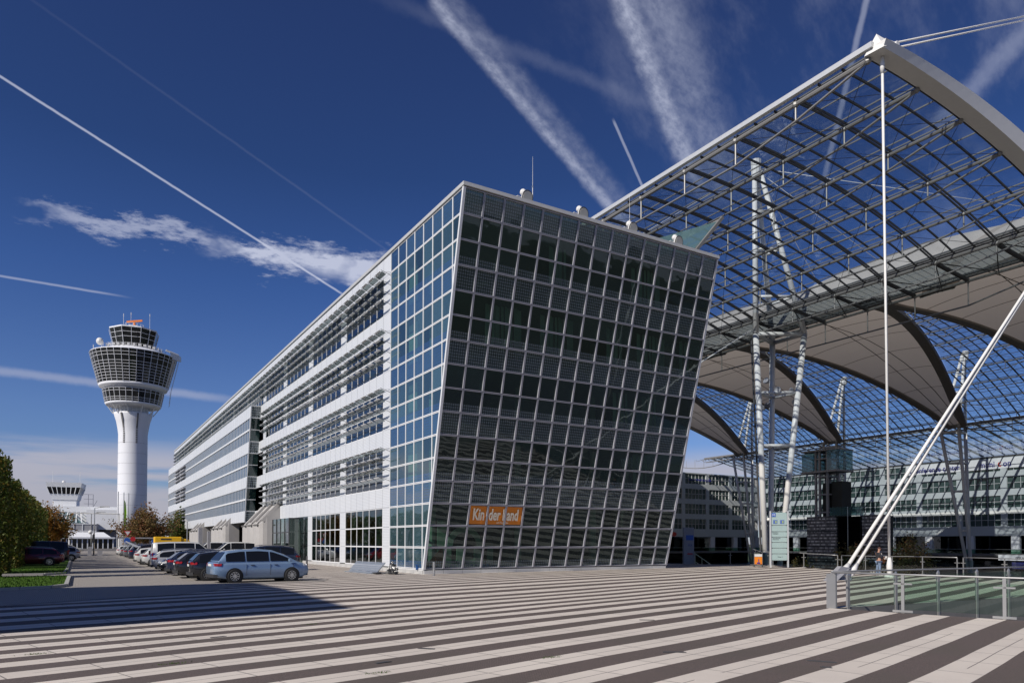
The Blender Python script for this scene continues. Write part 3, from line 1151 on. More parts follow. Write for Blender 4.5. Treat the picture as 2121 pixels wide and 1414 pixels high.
for c in range(0, 8):
    y = YL - WL_ * c
    jmax = min(16.0, (y - 0.14 - Y0C) / LEAN)
    if jmax > 0.1:
        sideframe.box(BX - 0.018, BX + 0.06, y - 0.045, y + 0.045, ZT - RH * jmax, ZT)
# corner profile
a, b = Vector((BX + 0.02, yc(0) + 0.03, ZT)), Vector((BX + 0.02, yc(16) + 0.03, zl(16)))
sideframe.bar(a, b, 0.16, 0.16, (1, 0, 0))
cpost = MB()
a, b = Vector((BX1 + 0.03, yc(0) + 0.03, ZT)), Vector((BX1 + 0.03, yc(16) + 0.03, zl(16)))
cpost.bar(a, b, 0.12, 0.14, (1, 0, 0))
bpart(cpost, 'corner_post', 'white_frame')
rest_o = rest.build('glass_pane', FM, bld, OFF)
rest_o['kind'] = 'stuff'
bpart(frames, 'end_wall_frame', 'mullion')
bpart(joint, 'frame_joint', 'joint_dark')
bpart(sideframe, 'side_wall_frame', 'white_frame')
# parapet coping
mb = MB()
mb.box(BX - 0.10, BX1 + 0.12, yc(0) - 0.12, yc(0) + 0.35, ZT + 0.03, ZT + 0.24)
mb.box(BX - 0.10, BX + 0.35, yc(0) + 0.35, 175.0, ZT + 0.03, ZT + 0.24)
bpart(mb, 'coping', 'base_plate')
mb = MB()
mb.box(BX + 0.3, BX1, yc(0) + 0.35, 175, ZT - 0.35, ZT - 0.1)
bpart(mb, 'roof', 'roof_felt')
# base plates
mb = MB()
zb_ = zl(16) - 0.06
for i in range(15):
    mb.box(BX + WF * i + 0.01, BX + WF * (i + 1) - 0.01, yc(16) - 0.02, yc(16) + 0.1, -0.3, zb_)
n = 22
for k in range(n):
    y = yc(16) + 0.13 + k * WL_
    mb.box(BX - 0.03, BX + 0.1, y + 0.01, y + WL_ - 0.01, -0.3, zb_)
bpart(mb, 'base_plinth', 'base_plate')
# right hand side wall of the front part
mb = MB()
mb.add([(BX1 - .02, yc(16) + .1, 0.3), (BX1 - .02, 60, 0.3), (BX1 - .02, 60, ZT - .1), (BX1 - .02, yc(0) + .1, ZT - .1)], [[0, 1, 2, 3]])
bpart(mb, 'right_side_glazing', 'glass_dark')
# floors and core
mb = MB()
for j in (3.35, 6.35, 9.35, 12.35):
    z = zl(j)
    mb.box(BX + 0.3, BX1 - 0.2, yc(j) + 0.35, YL + 1, z - 0.45, z)
mb.box(BX + 0.25, BX1 - 0.2, yc(16) + 0.3, YL + 1, 0.0, 0.25)
mb.box(BX + 0.3, BX1 - 0.2, yc(0) + 0.4, YL + 1, ZT - 1.3, ZT - 1.1)
bpart(mb, 'floor_slab', 'slab')
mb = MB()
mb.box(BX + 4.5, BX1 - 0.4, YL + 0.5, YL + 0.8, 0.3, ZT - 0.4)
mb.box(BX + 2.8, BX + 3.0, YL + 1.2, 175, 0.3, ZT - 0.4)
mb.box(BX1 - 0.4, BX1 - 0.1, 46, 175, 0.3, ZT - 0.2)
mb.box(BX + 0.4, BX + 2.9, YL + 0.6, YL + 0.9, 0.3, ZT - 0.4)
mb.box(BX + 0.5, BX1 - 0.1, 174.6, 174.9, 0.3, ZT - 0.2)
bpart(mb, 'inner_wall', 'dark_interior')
mb = MB()
for j in (3.35, 6.35, 9.35):
    mb.box(BX + 0.3, BX + 2.9, YL + 1.0, 174, zl(j) - 0.4, zl(j))
bpart(mb, 'corridor_slab', 'slab')
rnd = random.Random(3)
mb = MB()
for j0 in (1, 4, 7, 10):
    i = 0
    while i < 15:
        if rnd.random() < 0.22:
            n = rnd.choice((1, 1, 2))
            for q_ in range(6 * n):
                x = BX + WF * i + q_ * WF / 6 + 0.05
                if x > BX1 - 0.6:
                    break
                y = yc(j0) + 0.45 + 0.10 * math.sin(q_ * 1.9)
                mb.box(x, x + 0.17, y + LEAN * 2, y + LEAN * 2 + 0.03, zl(j0 + 2) + 0.1, zl(j0) - 0.05)
            i += n
        i += 1
for j0 in (1, 4, 7, 10):
    for x in (BX + 1.6, BX + 8.2, BX + 14.8):
        mb.lathe([(0.22, zl(j0 + 2.35)), (0.22, zl(j0 - 0.3))], x, YL - 3.4, 12)
    mb.box(BX + 0.7, BX + 0.75, YL - 2.9, YL - 1.5, zl(j0 + 2) + 0.1, zl(j0))
for x in (BX + 1.6, BX + 8.2, BX + 14.8):
    mb.lathe([(0.25, 0.2), (0.25, zl(13))], x, YL - 3.4, 12)
mb.box(BX + 1.8, BX + 2.6, YL - 3.8, YL - 3.75, 0.3, 3.4)
bpart(mb, 'column_and_curtain', 'curtain_green')
# play landscape inside the ground floor corner
play = thing('play_castle', 'pale green play castle standing behind the ground floor corner glass', 'play castle', (20.6, 42.6, 0.25))
mb = MB()
for dx, w in ((0, 0.5), (0.9, 0.6), (2.2, 0.5), (3.2, 0.45)):
    mb.box(dx, dx + w, 0, 0.08, 0, 1.5)
mb.box(0, 3.0, 0.1, 0.16, 0, 0.6)
for k in range(12):
    a0, a1 = PI * k / 12, PI * (k + 1) / 12
    mb.hexa([(1.5 + .9 * math.cos(a0), 0, 1.5 + .9 * math.sin(a0)), (1.5 + .9 * math.cos(a1), 0, 1.5 + .9 * math.sin(a1)), (1.5 + .9 * math.cos(a1), .08, 1.5 + .9 * math.sin(a1)), (1.5 + .9 * math.cos(a0), .08, 1.5 + .9 * math.sin(a0)),
             (1.5 + 1.3 * math.cos(a0), 0, 1.5 + 1.3 * math.sin(a0)), (1.5 + 1.3 * math.cos(a1), 0, 1.5 + 1.3 * math.sin(a1)), (1.5 + 1.3 * math.cos(a1), .08, 1.5 + 1.3 * math.sin(a1)), (1.5 + 1.3 * math.cos(a0), .08, 1.5 + 1.3 * math.sin(a0))])
mb.build('castle_wall', 'curtain_green', play)
mb = MB()
mb.add([(-1.6, 0, 0), (-.1, 0, .3), (-.1, 0, 1.5)], [[0, 1, 2]])
mb.box(-.8, -.3, -.4, -.3, 0, .8)
mb.build('slide', 'toy_orange', play)
mb = MB()
for k in range(26):
    mb.box(-2.4 + k * .3, -2.28 + k * .3, -0.9, -0.85, 0, 0.34)
mb.box(-2.4, 5.4, -0.95, -0.9, 0.05, 0.2)
mb.build('low_fence', 'toy_blue', play)

# white panelled side wall
mb = MB()
YE = 175.0
KEND = 94
for j in (0, 3, 6, 9, 12):
    mb.box(BX, BX + 0.2, YL, YE, zl(j + 1) + 0.0, zl(j) - (0 if j else 0.0))
for k in range(0, KEND, 7):
    y = YL + WL_ * k
    for (ja, jb) in ((1, 3), (4, 6), (7, 9), (10, 12)):
        mb.box(BX + 0.004, BX + 0.2, y, y + WL_, zl(jb), zl(ja))
for k in (0, 7, 14):
    y = YL + WL_ * k
    mb.box(BX + 0.004, BX + 0.2, y, y + WL_, zl(16), zl(13))
mb.box(BX + 0.004, BX + 0.2, YL + WL_ * 21, YL + WL_ * 31, zl(16), zl(13))
bpart(mb, 'panel_wall', 'panel')



def window_bay(k0, ja, jb, ncol=6, gm='glass_window', x=None):
    X = BX if x is None else x
    y0, y1 = YL + WL_ * k0, YL + WL_ * (k0 + ncol)
    mb = MB()
    mb.quad((X + 0.03, y0, zl(jb)), (X + 0.03, y1, zl(jb)), (X + 0.03, y1, zl(ja)), (X + 0.03, y0, zl(ja)))
    w = bpart(mb, 'window', gm)
    mb = MB()
    for i in range(ncol + 1):
        y = y0 + WL_ * i
        mb.box(X + 0.0, X + 0.05, y - 0.035, y + 0.035, zl(jb), zl(ja))
    for j in range(ja, jb + 1):
        mb.box(X + 0.005, X + 0.045, y0, y1, zl(j) - 0.045, zl(j) + 0.045)
    mb.v = [(a - OFF.x, b - OFF.y, c - OFF.z) for a, b, c in mb.v]
    mb.build('frame', 'white_frame', w)
    return w


for b_ in range(14):
    k0 = 7 * b_ + 1
    n = min(6, KEND - k0 - 1)
    if n < 2:
        continue
    window_bay(k0, 1, 3, n)
    if b_ < 4:
        window_bay(k0, 4, 6)
        window_bay(k0, 7, 9)
        window_bay(k0, 10, 12)
    if b_ < 2:
        window_bay(k0, 13, 16, 6, 'glass_window')
# blinds and curtains seen in the windows
rnd = random.Random(8)
for k in range(0, 90):
    for j0 in (1, 4, 7, 10, 13):
        if j0 > 1 and k > 29 or (j0 == 13 and k > 14):
            continue
        r_ = rnd.random()
        y = YL + WL_ * k
        mb = MB()
        if r_ < 0.12:
            for s in range(5):
                mb.box(BX + 0.5, BX + 0.53, y + 0.1 + s * .24, y + 0.27 + s * .24, zl(j0 + 2) + .1, zl(j0))
        elif r_ < 0.2:
            mb.box(BX + 0.45, BX + 0.47, y + 0.08, y + WL_ - 0.08, zl(j0 + 1), zl(j0))
        if mb.v:
            bpart(mb, 'blind', 'blind_dim')


# sun louvres
lou = MB()
brk = MB()


def louvre_bay(k0, ncol, j0):
    lo, br_, wb = MB(), MB(), MB()
    for lv in range(4):
        z = zl(j0) - 0.10 - lv * 0.675
        for i in range(ncol):
            y0 = YL + WL_ * (k0 + i) + 0.05
            y1 = y0 + WL_ - 0.10
            d = Vector((-0.46, 0, 0.20)).normalized()
            c = Vector((BX - 0.50, (y0 + y1) / 2, z))
            up = Vector((0.20, 0, 0.46)).normalized()
            lo.obox(c, 0.17, (y1 - y0) / 2, 0.010, d, Vector((0, 1, 0)), up)
            wb.obox((BX - 0.69, (y0 + y1) / 2, z + 0.085), 0.075, (y1 - y0) / 2 - .17, 0.014, d, Vector((0, 1, 0)), up)
        for i in range(ncol + 1):
            y = YL + WL_ * (k0 + i)
            br_.bar((BX + 0.0, y, z - 0.10), (BX - 0.74, y, z + 0.13), 0.022, 0.03)
            br_.bar((BX - 0.02, y, z + 0.12), (BX - 0.5, y, z + 0.03), 0.016, 0.016)
    o = bpart(lo, 'sun_louvre', 'glass_louvre')
    br_.v = [(a - OFF.x, b - OFF.y, c - OFF.z) for a, b, c in br_.v]
    br_.build('bracket', 'truss_steel', o)
    wb.v = [(a - OFF.x, b - OFF.y, c - OFF.z) for a, b, c in wb.v]
    wb.build('blade_edge', 'white_wall', o)


for j0 in (1, 4, 7, 10):
    for b_ in range(13):
        if j0 > 1 and b_ > 3:
            continue
        louvre_bay(7 * b_, 7, j0)
# projecting block on the far part of the side wall
XB = BX - 1.1
YB = 87.28


def yb(j):
    return YB + LEAN * (j - 3)


mb = MB()
for j in (3, 6, 9, 12):
    a0, a1 = yb(j), yb(j + 1)
    mb.add([(XB, a0, zl(j)), (XB, YE, zl(j)), (XB, YE, zl(j + 1)), (XB, a1, zl(j + 1))], [[0, 1, 2, 3]])
mb.add([(XB, yb(3), zl(3)), (BX, yb(3), zl(3)), (BX, YE, zl(3)), (XB, YE, zl(3))], [[0, 1, 2, 3]])
mb.add([(XB, yb(13), zl(13)), (BX + 2.4, yb(13), zl(13)), (BX + 2.4, YE, zl(13)), (XB, YE, zl(13))], [[0, 1, 2, 3]])
bpart(mb, 'projecting_block_panel', 'panel')
mb = MB()
pn = Panes()
for j in range(3, 13):
    a, b, c, d = Vector((XB, yb(j + 1), zl(j + 1))), Vector((BX, yb(j + 1), zl(j + 1))), Vector((BX, yb(j), zl(j))), Vector((XB, yb(j), zl(j)))
    pn.add([a, b, c, d], [(0, 0), (1, 0), (1, 1), (0, 1)], 1 if j in (3, 6, 9, 12) else 0)
for (ja, jb) in ((4, 6), (7, 9), (10, 12)):
    pn.add([(XB + 0.08, yb(jb), zl(jb)), (XB + 0.08, YE, zl(jb)), (XB + 0.08, YE, zl(ja)), (XB + 0.08, yb(ja), zl(ja))], [(0, 0), (1, 0), (1, 1), (0, 1)], 2)
pn.build('strip_window', ['glass_end', 'glass_dots_end', 'glass_strip'], bld, OFF)
for j in (3, 4, 5, 6, 7, 8, 9, 10, 11, 12, 13):
    mb.box(XB - 0.03, BX, yb(j) - 0.04, yb(j) + 0.04, zl(j) - 0.04, zl(j) + 0.04)
for j in (5, 8, 11):
    mb.box(XB - 0.03, XB + 0.1, yb(j), YE, zl(j) - 0.10, zl(j) + 0.10)
for (ja, jb) in ((4, 6), (7, 9), (10, 12)):
    for i in range(int((YE - YB) / 1.02)):
        y = YB + 1.2 + 1.02 * i
        if y < yb(jb):
            continue
        mb.box(XB - 0.002, XB + 0.1, y - 0.018, y + 0.018, zl(jb), zl(ja))
mb.bar((XB, yb(3), zl(3)), (XB, yb(13), zl(13)), 0.10, 0.10, (1, 0, 0))
bpart(mb, 'strip_window_frame', 'white_frame')
# dark blind fields towards the far end
for (ja, jb) in ((4, 6), (7, 9), (10, 12)):
    for y0, y1 in ((146, 153.5), (154.5, 161)):
        mb = MB()
        for lv in range(4):
            mb.box(XB - 0.35, XB - 0.02, y0, y1, zl(ja) - 0.3 - lv * .675 - .22, zl(ja) - 0.3 - lv * .675)
        bpart(mb, 'blind_field', 'grey_cladding')
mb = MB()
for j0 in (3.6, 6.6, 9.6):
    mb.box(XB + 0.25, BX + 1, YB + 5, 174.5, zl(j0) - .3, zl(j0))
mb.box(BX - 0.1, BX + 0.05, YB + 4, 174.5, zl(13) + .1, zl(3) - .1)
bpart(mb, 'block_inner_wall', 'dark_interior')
# recessed ground floor under the block, with pillars
mb = MB()
mb.box(BX + 2.3, BX + 2.5, YB + 4, YE, 0, zl(13))
bpart(mb, 'recessed_wall', 'glass_dark')
for y in (158.5, 168):
    mb = MB()
    mb.lathe([(0.42, 0), (0.42, zl(13) - .01)], XB + 1.0, y, 16)
    bpart(mb, 'pillar', 'white_wall', smooth=True)
mb = MB()
mb.box(XB + 0.9, XB + 1.2, 150, 152, 0, 2.2)
bpart(mb, 'timber_infill', 'wood_warm')
# entrance with dark glass screen
mb = MB()
ye0, ye1 = YL + WL_ * 15, YL + WL_ * 21
pn = Panes()
pn.add([(BX - 1.3, ye0 + 1.6, 0.1), (BX - 1.3, ye1, 0.1), (BX - 1.3, ye1, zl(13) - .1), (BX - 1.3, ye0 + 1.6, zl(13) - .1)], [(0, 0), (1, 0), (1, 1), (0, 1)], 0)
pn.add([(BX + .1, ye0, 0.1), (BX + .1, ye1, 0.1), (BX + .1, ye1, zl(13)), (BX + .1, ye0, zl(13))], [(0, 0), (1, 0), (1, 1), (0, 1)], 0)
pn.add([(BX - 1.3, ye0 + 1.6, 0.1), (BX, ye0 + 1.6, 0.1), (BX, ye0 + 1.6, zl(13) - .1), (BX - 1.3, ye0 + 1.6, zl(13) - .1)], [(0, 0), (1, 0), (1, 1), (0, 1)], 0)
pn.build('entrance_screen', ['glass_window'], bld, OFF)
for i in range(5):
    y = ye0 + 1.6 + i * (ye1 - ye0 - 1.6) / 4
    mb.box(BX - 1.36, BX - 1.28, y - .03, y + .03, 0, zl(13) - .1)
for z in (1.6, 2.9):
    mb.box(BX - 1.37, BX - 1.29, ye0 + 1.6, ye1, z - .04, z + .04)
mb.box(BX - 1.32, BX + 0.02, ye0 + 1.6, ye0 + 1.68, zl(13) - .2, zl(13) - .1)
bpart(mb, 'entrance_frame', 'joint_dark')

# orange sign behind the end wall glass
sg = thing('shop_sign', 'orange sign with cream lettering on three panes of the dark glass end wall', 'sign', (BX + 2 * WF, yc(14), zl(14)))
SO = Vector(sg.location)
mb = MB()
ang = math.atan2(LEAN, RH)
for i in (2, 3, 4):
    a, b, c, d = fpt(i, 14), fpt(i + 1, 14), fpt(i + 1, 13), fpt(i, 13)
    ex, ez = (b - a).normalized(), (d - a).normalized()
    P = [a + ex * .10 + ez * .12, b - ex * .08 + ez * .12, c - ex * .08 - ez * .10, d + ex * .10 - ez * .10]
    P = [p - fn * 0.035 - SO for p in P]
    mb.quad(*P)
mb.build('sign_panel', 'sign_orange', sg)


def text_mesh(body, size, mat, name, parent, loc, rot, ext=0.01, sx=1.0, off=0.0, align='LEFT'):
    cu = bpy.data.curves.new(name, 'FONT')
    cu.body = body
    cu.size = size
    cu.extrude = ext
    cu.offset = off
    cu.align_x = align
    cu.resolution_u = 3
    o = bpy.data.objects.new(name, cu)
    COL.objects.link(o)
    bpy.context.view_layer.update()
    dg = bpy.context.evaluated_depsgraph_get()
    me = bpy.data.meshes.new_from_object(o.evaluated_get(dg))
    bpy.data.objects.remove(o)
    for v in me.vertices:
        v.co.x *= sx
    me.materials.clear()
    me.materials.append(MATS[mat])
    t_ = link(me, name, parent, loc, rot)
    return t_


tilt = PI / 2 + ang
for txt, dx in (('Kin', 0.28), ('der', WF + 0.10), ('l', 2 * WF - 0.22), ('and', 2 * WF + 0.10)):
    p = Vector((dx, 0, 0)) + Vector((0, -LEAN, RH)).normalized() * 0.42 + fn * 0.028
    text_mesh(txt, 1.02, 'letter_cream', 'lettering', sg, p, (tilt, 0, 0), 0.004, 0.60, 0.028)
p = Vector((WF + 0.72, 0, 0)) + Vector((0, -LEAN, RH)).normalized() * 0.20 + fn * 0.028
text_mesh('am Flughafen', 0.17, 'letter_cream', 'small_lettering', sg, p, (tilt, 0, 0), 0.003, 1.0, 0)

# concrete shells in front of the side wall
def shell_group(y0, pitch, label):
    g = thing('concrete_shell_group', label, 'air shaft', (BX, y0, 0), 0, 'groups of curved concrete shells at the foot of the white building')
    for s in range(3):
        yy = s * pitch
        pl = [(-0.03, yy), (-1.3, yy), (-1.7, yy + .12), (-2.0, yy + .45), (-2.2, yy + 1.0), (-2.25, yy + 1.8), (-2.1, yy + pitch * .84), (-1.8, yy + pitch - .2), (-0.03, yy + pitch - .2)]
        mb = MB()
        n = len(pl)

        def top(x):
            return 6.08 + 1.12 * x
        cx_ = sum(p_[0] for p_ in pl) / n
        cy_ = sum(p_[1] for p_ in pl) / n
        inn = [(cx_ + (x - cx_) * .62, cy_ + (y - cy_) * .62) for x, y in pl]
        vs = [(x, y, -0.05) for x, y in pl] + [(x, y, top(x)) for x, y in pl] + [(x, y, top(x)) for x, y in inn] + [(x, y, top(x) - .45) for x, y in inn]
        fs = [[k, (k + 1) % n, n + (k + 1) % n, n + k] for k in range(n)]
        fs += [[n + k, n + (k + 1) % n, 2 * n + (k + 1) % n, 2 * n + k] for k in range(n)]
        fs += [[2 * n + k, 2 * n + (k + 1) % n, 3 * n + (k + 1) % n, 3 * n + k] for k in range(n)]
        fs += [list(range(3 * n, 4 * n))]
        mb.add(vs, fs)
        sh = mb.build('shell', 'concrete', g)
        for p_ in sh.data.polygons:
            p_.use_smooth = False
        # raised rim along the sloping top of the flat side
        mb = MB()
        mb.bar((-0.05, yy + .12, top(-.05) + .06), (-1.75, yy + .2, top(-1.75) + .06), 0.30, 0.34)
        mb.build('rim', 'concrete', sh)
        mb = MB()
        for q_ in range(3):
            mb.box(-2.27, -1.9, yy + .55 + q_ * .7, yy + .9 + q_ * .7, 3.7, 3.86)
        mb.build('vent_tooth', 'concrete_dark', sh)
    return g


shell_group(77.7, 3.1, 'nearest and tallest looking group of three concrete shells beside the dark entrance')
shell_group(99.7, 3.2, 'middle group of three curved concrete shells along the white building')
shell_group(122.3, 3.2, 'farthest group of three curved concrete shells along the white building')

# floodlights and lightning rods on the roof edge
def floodlight(x, label):
    g = thing('floodlight', label, 'floodlight', (x, 36.25, ZT + 0.24), 0, 'floodlights on the roof edge of the glass building')
    ax = Vector((0.12, -0.95, -0.22)).normalized()
    c = Vector((0.0, -0.30, 0.36))
    mb = MB()
    mb.tube([c - ax * .42, c - ax * .30, c - ax * .12, c + ax * .02], [0.06, .20, .36, .42], 18)
    hd = mb.build('lamp_housing', 'white_steel', g, smooth=False)
    mb = MB()
    mb.tube([c + ax * .021, c + ax * .035], .41, 20)
    mb.build('rim', 'joint_dark', hd)
    mb = MB()
    mb.tube([c + ax * .03, c + ax * .05], .35, 20)
    mb.build('lens', 'lens', hd)
    mb = MB()
    mb.ball(tuple(c - ax * .22 + Vector((-.14, 0, .30))), .20, 6)
    mb.build('ballast', 'white_steel', hd)
    mb = MB()
    for dx in (-.55, -.9):
        mb.tube([(dx, .2, 0), (dx + .1, .15, .28), (dx + .35, -.1, .42), tuple(c - ax * .3)], .022, 5)
    mb.tube([(-.35, -.2, 0), (-.25, -.22, .2), tuple(c - ax * .15)], .02, 5)
    mb.tube([(.15, .1, 0), tuple(c - ax * .2)], .025, 5)
    mb.build('bracket', 'white_steel', g)


for x, l in ((22.75, 'floodlight beside the tall lightning rod, nearest the left corner of the glass roof edge'), (26.9, 'second floodlight from the left corner on the glass roof edge, with no rod beside it'),
             (30.95, 'third floodlight from the left, standing at the foot of the shorter lightning rod'), (35.0, 'floodlight nearest the right corner, in front of the glass wind screen')):
    floodlight(x, l)
for x, z, l in ((23.35, 25.3, 'taller lightning rod on the roof edge, seen against open sky'), (30.95, 24.9, 'lightning rod on the roof edge seen against the glass roof')):
    g = thing('lightning_rod', l, 'lightning rod', (x, 36.3, ZT + 0.24), 0, 'lightning rods on the roof edge')
    h = z - ZT - .24
    mb = MB()
    mb.tube([(0, 0, 0), (0, 0, h * .42), (0, 0, h * .43), (0, 0, h)], [0.022, .022, .012, .006], 6)
    mb.build('rod', 'white_steel', g)
    mb = MB()
    mb.lathe([(.04, h * .40), (.05, h * .42), (.03, h * .44)], 0, 0, 8)
    mb.lathe([(.04, h * .22), (.04, h * .24)], 0, 0, 8)
    mb.build('insulator', 'stainless', g)
g = thing('wind_screen', 'slanting glass wind screen with steel posts on the right end of the glass building roof', 'glass screen', (34.2, 37.5, ZT))
g.scale = (1.55, 1.55, 1.55)
mb = MB()
mb.quad((-2.2, 1.2, 0.0), (1.6, 0, 0.0), (4.2, 0, 2.6), (3.6, 3.8, 2.1))
mb.build('screen_glass', 'glass_teal', g)
mb = MB()
mb.bar((1.65, -.05, -.2), (4.3, -.05, 2.75), .14, .14)
mb.bar((0, .7, -.2), (2.0, 3.0, 1.6), .07, .07)
mb.bar((4.2, 0, 2.65), (3.6, 4, 2.2), .08, .08)
mb.build('post', 'truss_steel', g)
# ================================================================== FORUM ROOF
XE, XG, XG2, XF = 39.5, 65.0, 70.5, 156.0
YN = 24.9
YNODE = [25.0 + 4.97 * k for k in range(0, 25)]
XNODE = [39.5, 44.6, 49.7, 54.8, 59.9, 65.0]
MY0, MS = 51.8, 28.0


def zA(x):
    return 30.45 - .0063 * (x - 41) ** 2


XM, HWF, HWN, RISE, ZS = 110.5, 45.5, 40.0, 13.0, 26.45


def zV(x):
    if x > XM:
        return ZS + RISE * (1 - ((x - XM) / HWF) ** 2)
    return ZS + RISE * (1 - ((XM - x) / HWN) ** 3.0)


roof = thing('forum_roof', 'huge curved glass and white fabric roof over the forum with dark steel trusses', 'roof', (0, 0, 0))
# glass of the near wing
mb = MB()
yend = YNODE[-1]
xs = [XE + (XG - XE) * k / 20 for k in range(21)]
ys = [YN - .9] + [YN + 5 * k for k in range(1, 25)]
for a, b in zip(xs, xs[1:]):
    mb.quad((a, ys[0], zA(a) + .42), (b, ys[0], zA(b) + .42), (b, yend, zA(b) + .42), (a, yend, zA(a) + .42))
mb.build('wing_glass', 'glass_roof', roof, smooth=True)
# edge fascia
mb = MB()
mb.box(XE - .42, XE - .12, YN - .4, yend, zA(XE) + .30, zA(XE) + .62)
mb.build('edge_fascia', 'shade_metal', roof)
# white arched box beam at the near end
mb = MB()
P = []
xa = [XE - .2 + k * (XG + 5 - XE) / 28 for k in range(29)]
for x in xa:
    u = (x - XE) / 25
    h = 0.42 + 0.75 * max(0, min(1, u * 1.3)) + 0.0
    zb = zA(x) + (0 if x < XG else 0)
    P.append([(x, 23.92, zb), (x, 24.95, zb), (x, 24.95, zb + h), (x, 23.75, zb + h)])
vs = [q_ for r_ in P for q_ in r_]
fs = [[0, 1, 2, 3], [len(vs) - 1, len(vs) - 2, len(vs) - 3, len(vs) - 4]]
for i in range(len(P) - 1):
    for k in range(4):
        k2 = (k + 1) % 4
        fs.append([i * 4 + k2, i * 4 + k, (i + 1) * 4 + k, (i + 1) * 4 + k2])
mb.add(vs, fs)
mb.build('arched_end_beam', 'white_steel', roof)
# pyramid head of the beam
mb = MB()
a = [(XE - .25, 23.85, zA(XE) - .02), (XE + .75, 23.85, zA(XE) + .45), (XE + .7, 24.98, zA(XE) + .5), (XE - .35, 25.0, zA(XE) + .0), (XE + .0, 24.45, zA(XE) + 1.15)]
mb.add(a, [[0, 1, 4], [1, 2, 4], [2, 3, 4], [3, 0, 4], [3, 2, 1, 0]])
mb.hexa([(XE + .2, 24.3, zA(XE) + .4), (XE + 2.1, 24.3, zA(XE) + .4), (XE + 2.1, 24.6, zA(XE) + .4), (XE + .2, 24.6, zA(XE) + .4), (XE + .2, 24.3, zA(XE) + .95), (XE + 1.75, 24.3, zA(XE) + 1.22), (XE + 1.75, 24.6, zA(XE) + 1.22), (XE + .2, 24.6, zA(XE) + .95)])
mb.tube([(XE + 1.75, 24.2, zA(XE) + 1.08), (XE + 1.75, 24.7, zA(XE) + 1.08)], .17, 12)
mb.build('beam_head', 'white_steel', roof)


def truss(x, z, belly=1.1, r=.135, y0=YN, name='purlin_truss', segs=None, mat='truss_steel', rb=.085, yn=YNODE, depth=1.75):
    """tube along y with a bellied lower chord on posts at every node"""
    mb = MB()
    mb.tube([(x, y0, z), (x, yn[-1], z)], r, 8)
    pts = [(x, y0 + .1, z - .05)]
    for k, y in enumerate(yn[1:]):
        zz = z - depth * (0.62 if k == 0 else 1)
        pts.append((x, y, zz))
        mb.tube([(x, y, z), (x, y, zz)], .06, 6)
    mb.tube(pts, rb, 6)
    for y in yn:
        mb.ball((x, y, z), r * 1.45, 5)
    o = mb.build(name, mat, roof)
    return o


for i, x in enumerate(XNODE[:-1]):
    truss(x, zA(x) - .12, r=.15 if i == 0 else .13, mat='truss_steel')
# rafters (double at the nodes, single between) and glazing bars
mb = MB()
mb2 = MB()
arcx = [XE + (XG - XE) * k / 15 for k in range(16)]
for k, y in enumerate(YNODE):
    for dy in (-.12, .12):
        for a, b in zip(arcx, arcx[1:]):
            mb.bar((a, y + dy, zA(a) + .2), (b, y + dy, zA(b) + .2), .07, .16)
    for f_ in (1 / 3, 2 / 3):
        yy = y + 4.97 * f_
        for a, b in zip(arcx, arcx[1:]):
            mb2.bar((a, yy, zA(a) + .3), (b, yy, zA(b) + .3), .10, .14)
mb.build('double_rafter', 'rafter_dark', roof)
mb2.build('rafter', 'rafter_dark', roof)
mb = MB()
for i in range(5):
    for f_ in (0.06, .5, .94):
        x = XNODE[i] + 5.1 * f_
        mb.bar((x, YN - .2, zA(x) + .36), (x, yend, zA(x) + .36), .06, .08)
mb.build('glazing_bar', 'truss_steel', roof)
# bracing cables
mb = MB()
for i in range(5):
    for k in range(14):
        y0, y1 = YNODE[k], YNODE[k + 1]
        xa_, xb_ = XNODE[i], XNODE[i + 1]
        mb.tube([(xa_, y1, zA(xa_) - .1), (xb_, y0, zA(xb_) - .1)], .018, 4, False)
        mb.tube([(xa_, y0, zA(xa_) - .1), (xb_, y1, zA(xb_) - .1)], .018, 4, False)
        if i < 4:
            mb.tube([(xa_, y1, zA(xa_) - 1.7), (xb_, y1, zA(xb_) - .2)], .014, 4, False)
mb.build('bracing_cable', 'cable_dark', roof)
# gutter girder pair with flat glass band
truss(XG, zA(XG) + .05, r=.17, name='gutter_girder', depth=1.4)
truss(XG2, ZS - .15, r=.15, name='gutter_girder', depth=2.3)
mb = MB()
for dz, r_ in ((.45, .10), (.75, .12)):
    mb.tube([(XG + .25, YN, zA(XG) + dz), (XG + .25, yend, zA(XG) + dz)], r_, 6)
    mb.tube([(XG2 - .2, YN, ZS + dz - .3), (XG2 - .2, yend, ZS + dz - .3)], r_, 6)
mb.box(XG + .4, XG + .9, YN, yend, zA(XG) + .5, zA(XG) + .7)
for y in YNODE:
    mb.bar((XG, y, zA(XG)), (XG2, y, ZS - .1), .32, .22)
    mb.tube([(XG, y, zA(XG)), (XG2, y + 2.4, ZS - .1)], .05, 5)
    mb.tube([(XG, y + 4.9, zA(XG)), (XG2, y + 2.4, ZS - .1)], .05, 5)
mb.build('gutter_beam', 'rafter_dark', roof)
mb = MB()
mb.quad((XG, YN, zA(XG) + .32), (XG2, YN, ZS + .2), (XG2, yend, ZS + .2), (XG, yend, zA(XG) + .32))
mb.build('gutter_glass', 'glass_band', roof)
mb = MB()
for k in range(170):
    y = YN + .7 * k
    if y > yend:
        break
    mb.bar((XG + .3, y, zA(XG) + .36), (XG2, y, ZS + .24), .035, .03)
for f_ in (.33, .66):
    mb.bar((XG + 5.5 * f_, YN, zA(XG) + .36), (XG + 5.5 * f_, yend, zA(XG) + .36), .04, .04)
mb.build('gutter_glass_bar', 'shade_metal', roof)


def hwid(x):
    if x <= XM:
        return 14.0
    t_ = (x - XM) / HWF
    return 1.9 + 12.1 * (1 - t_ ** 1.12)


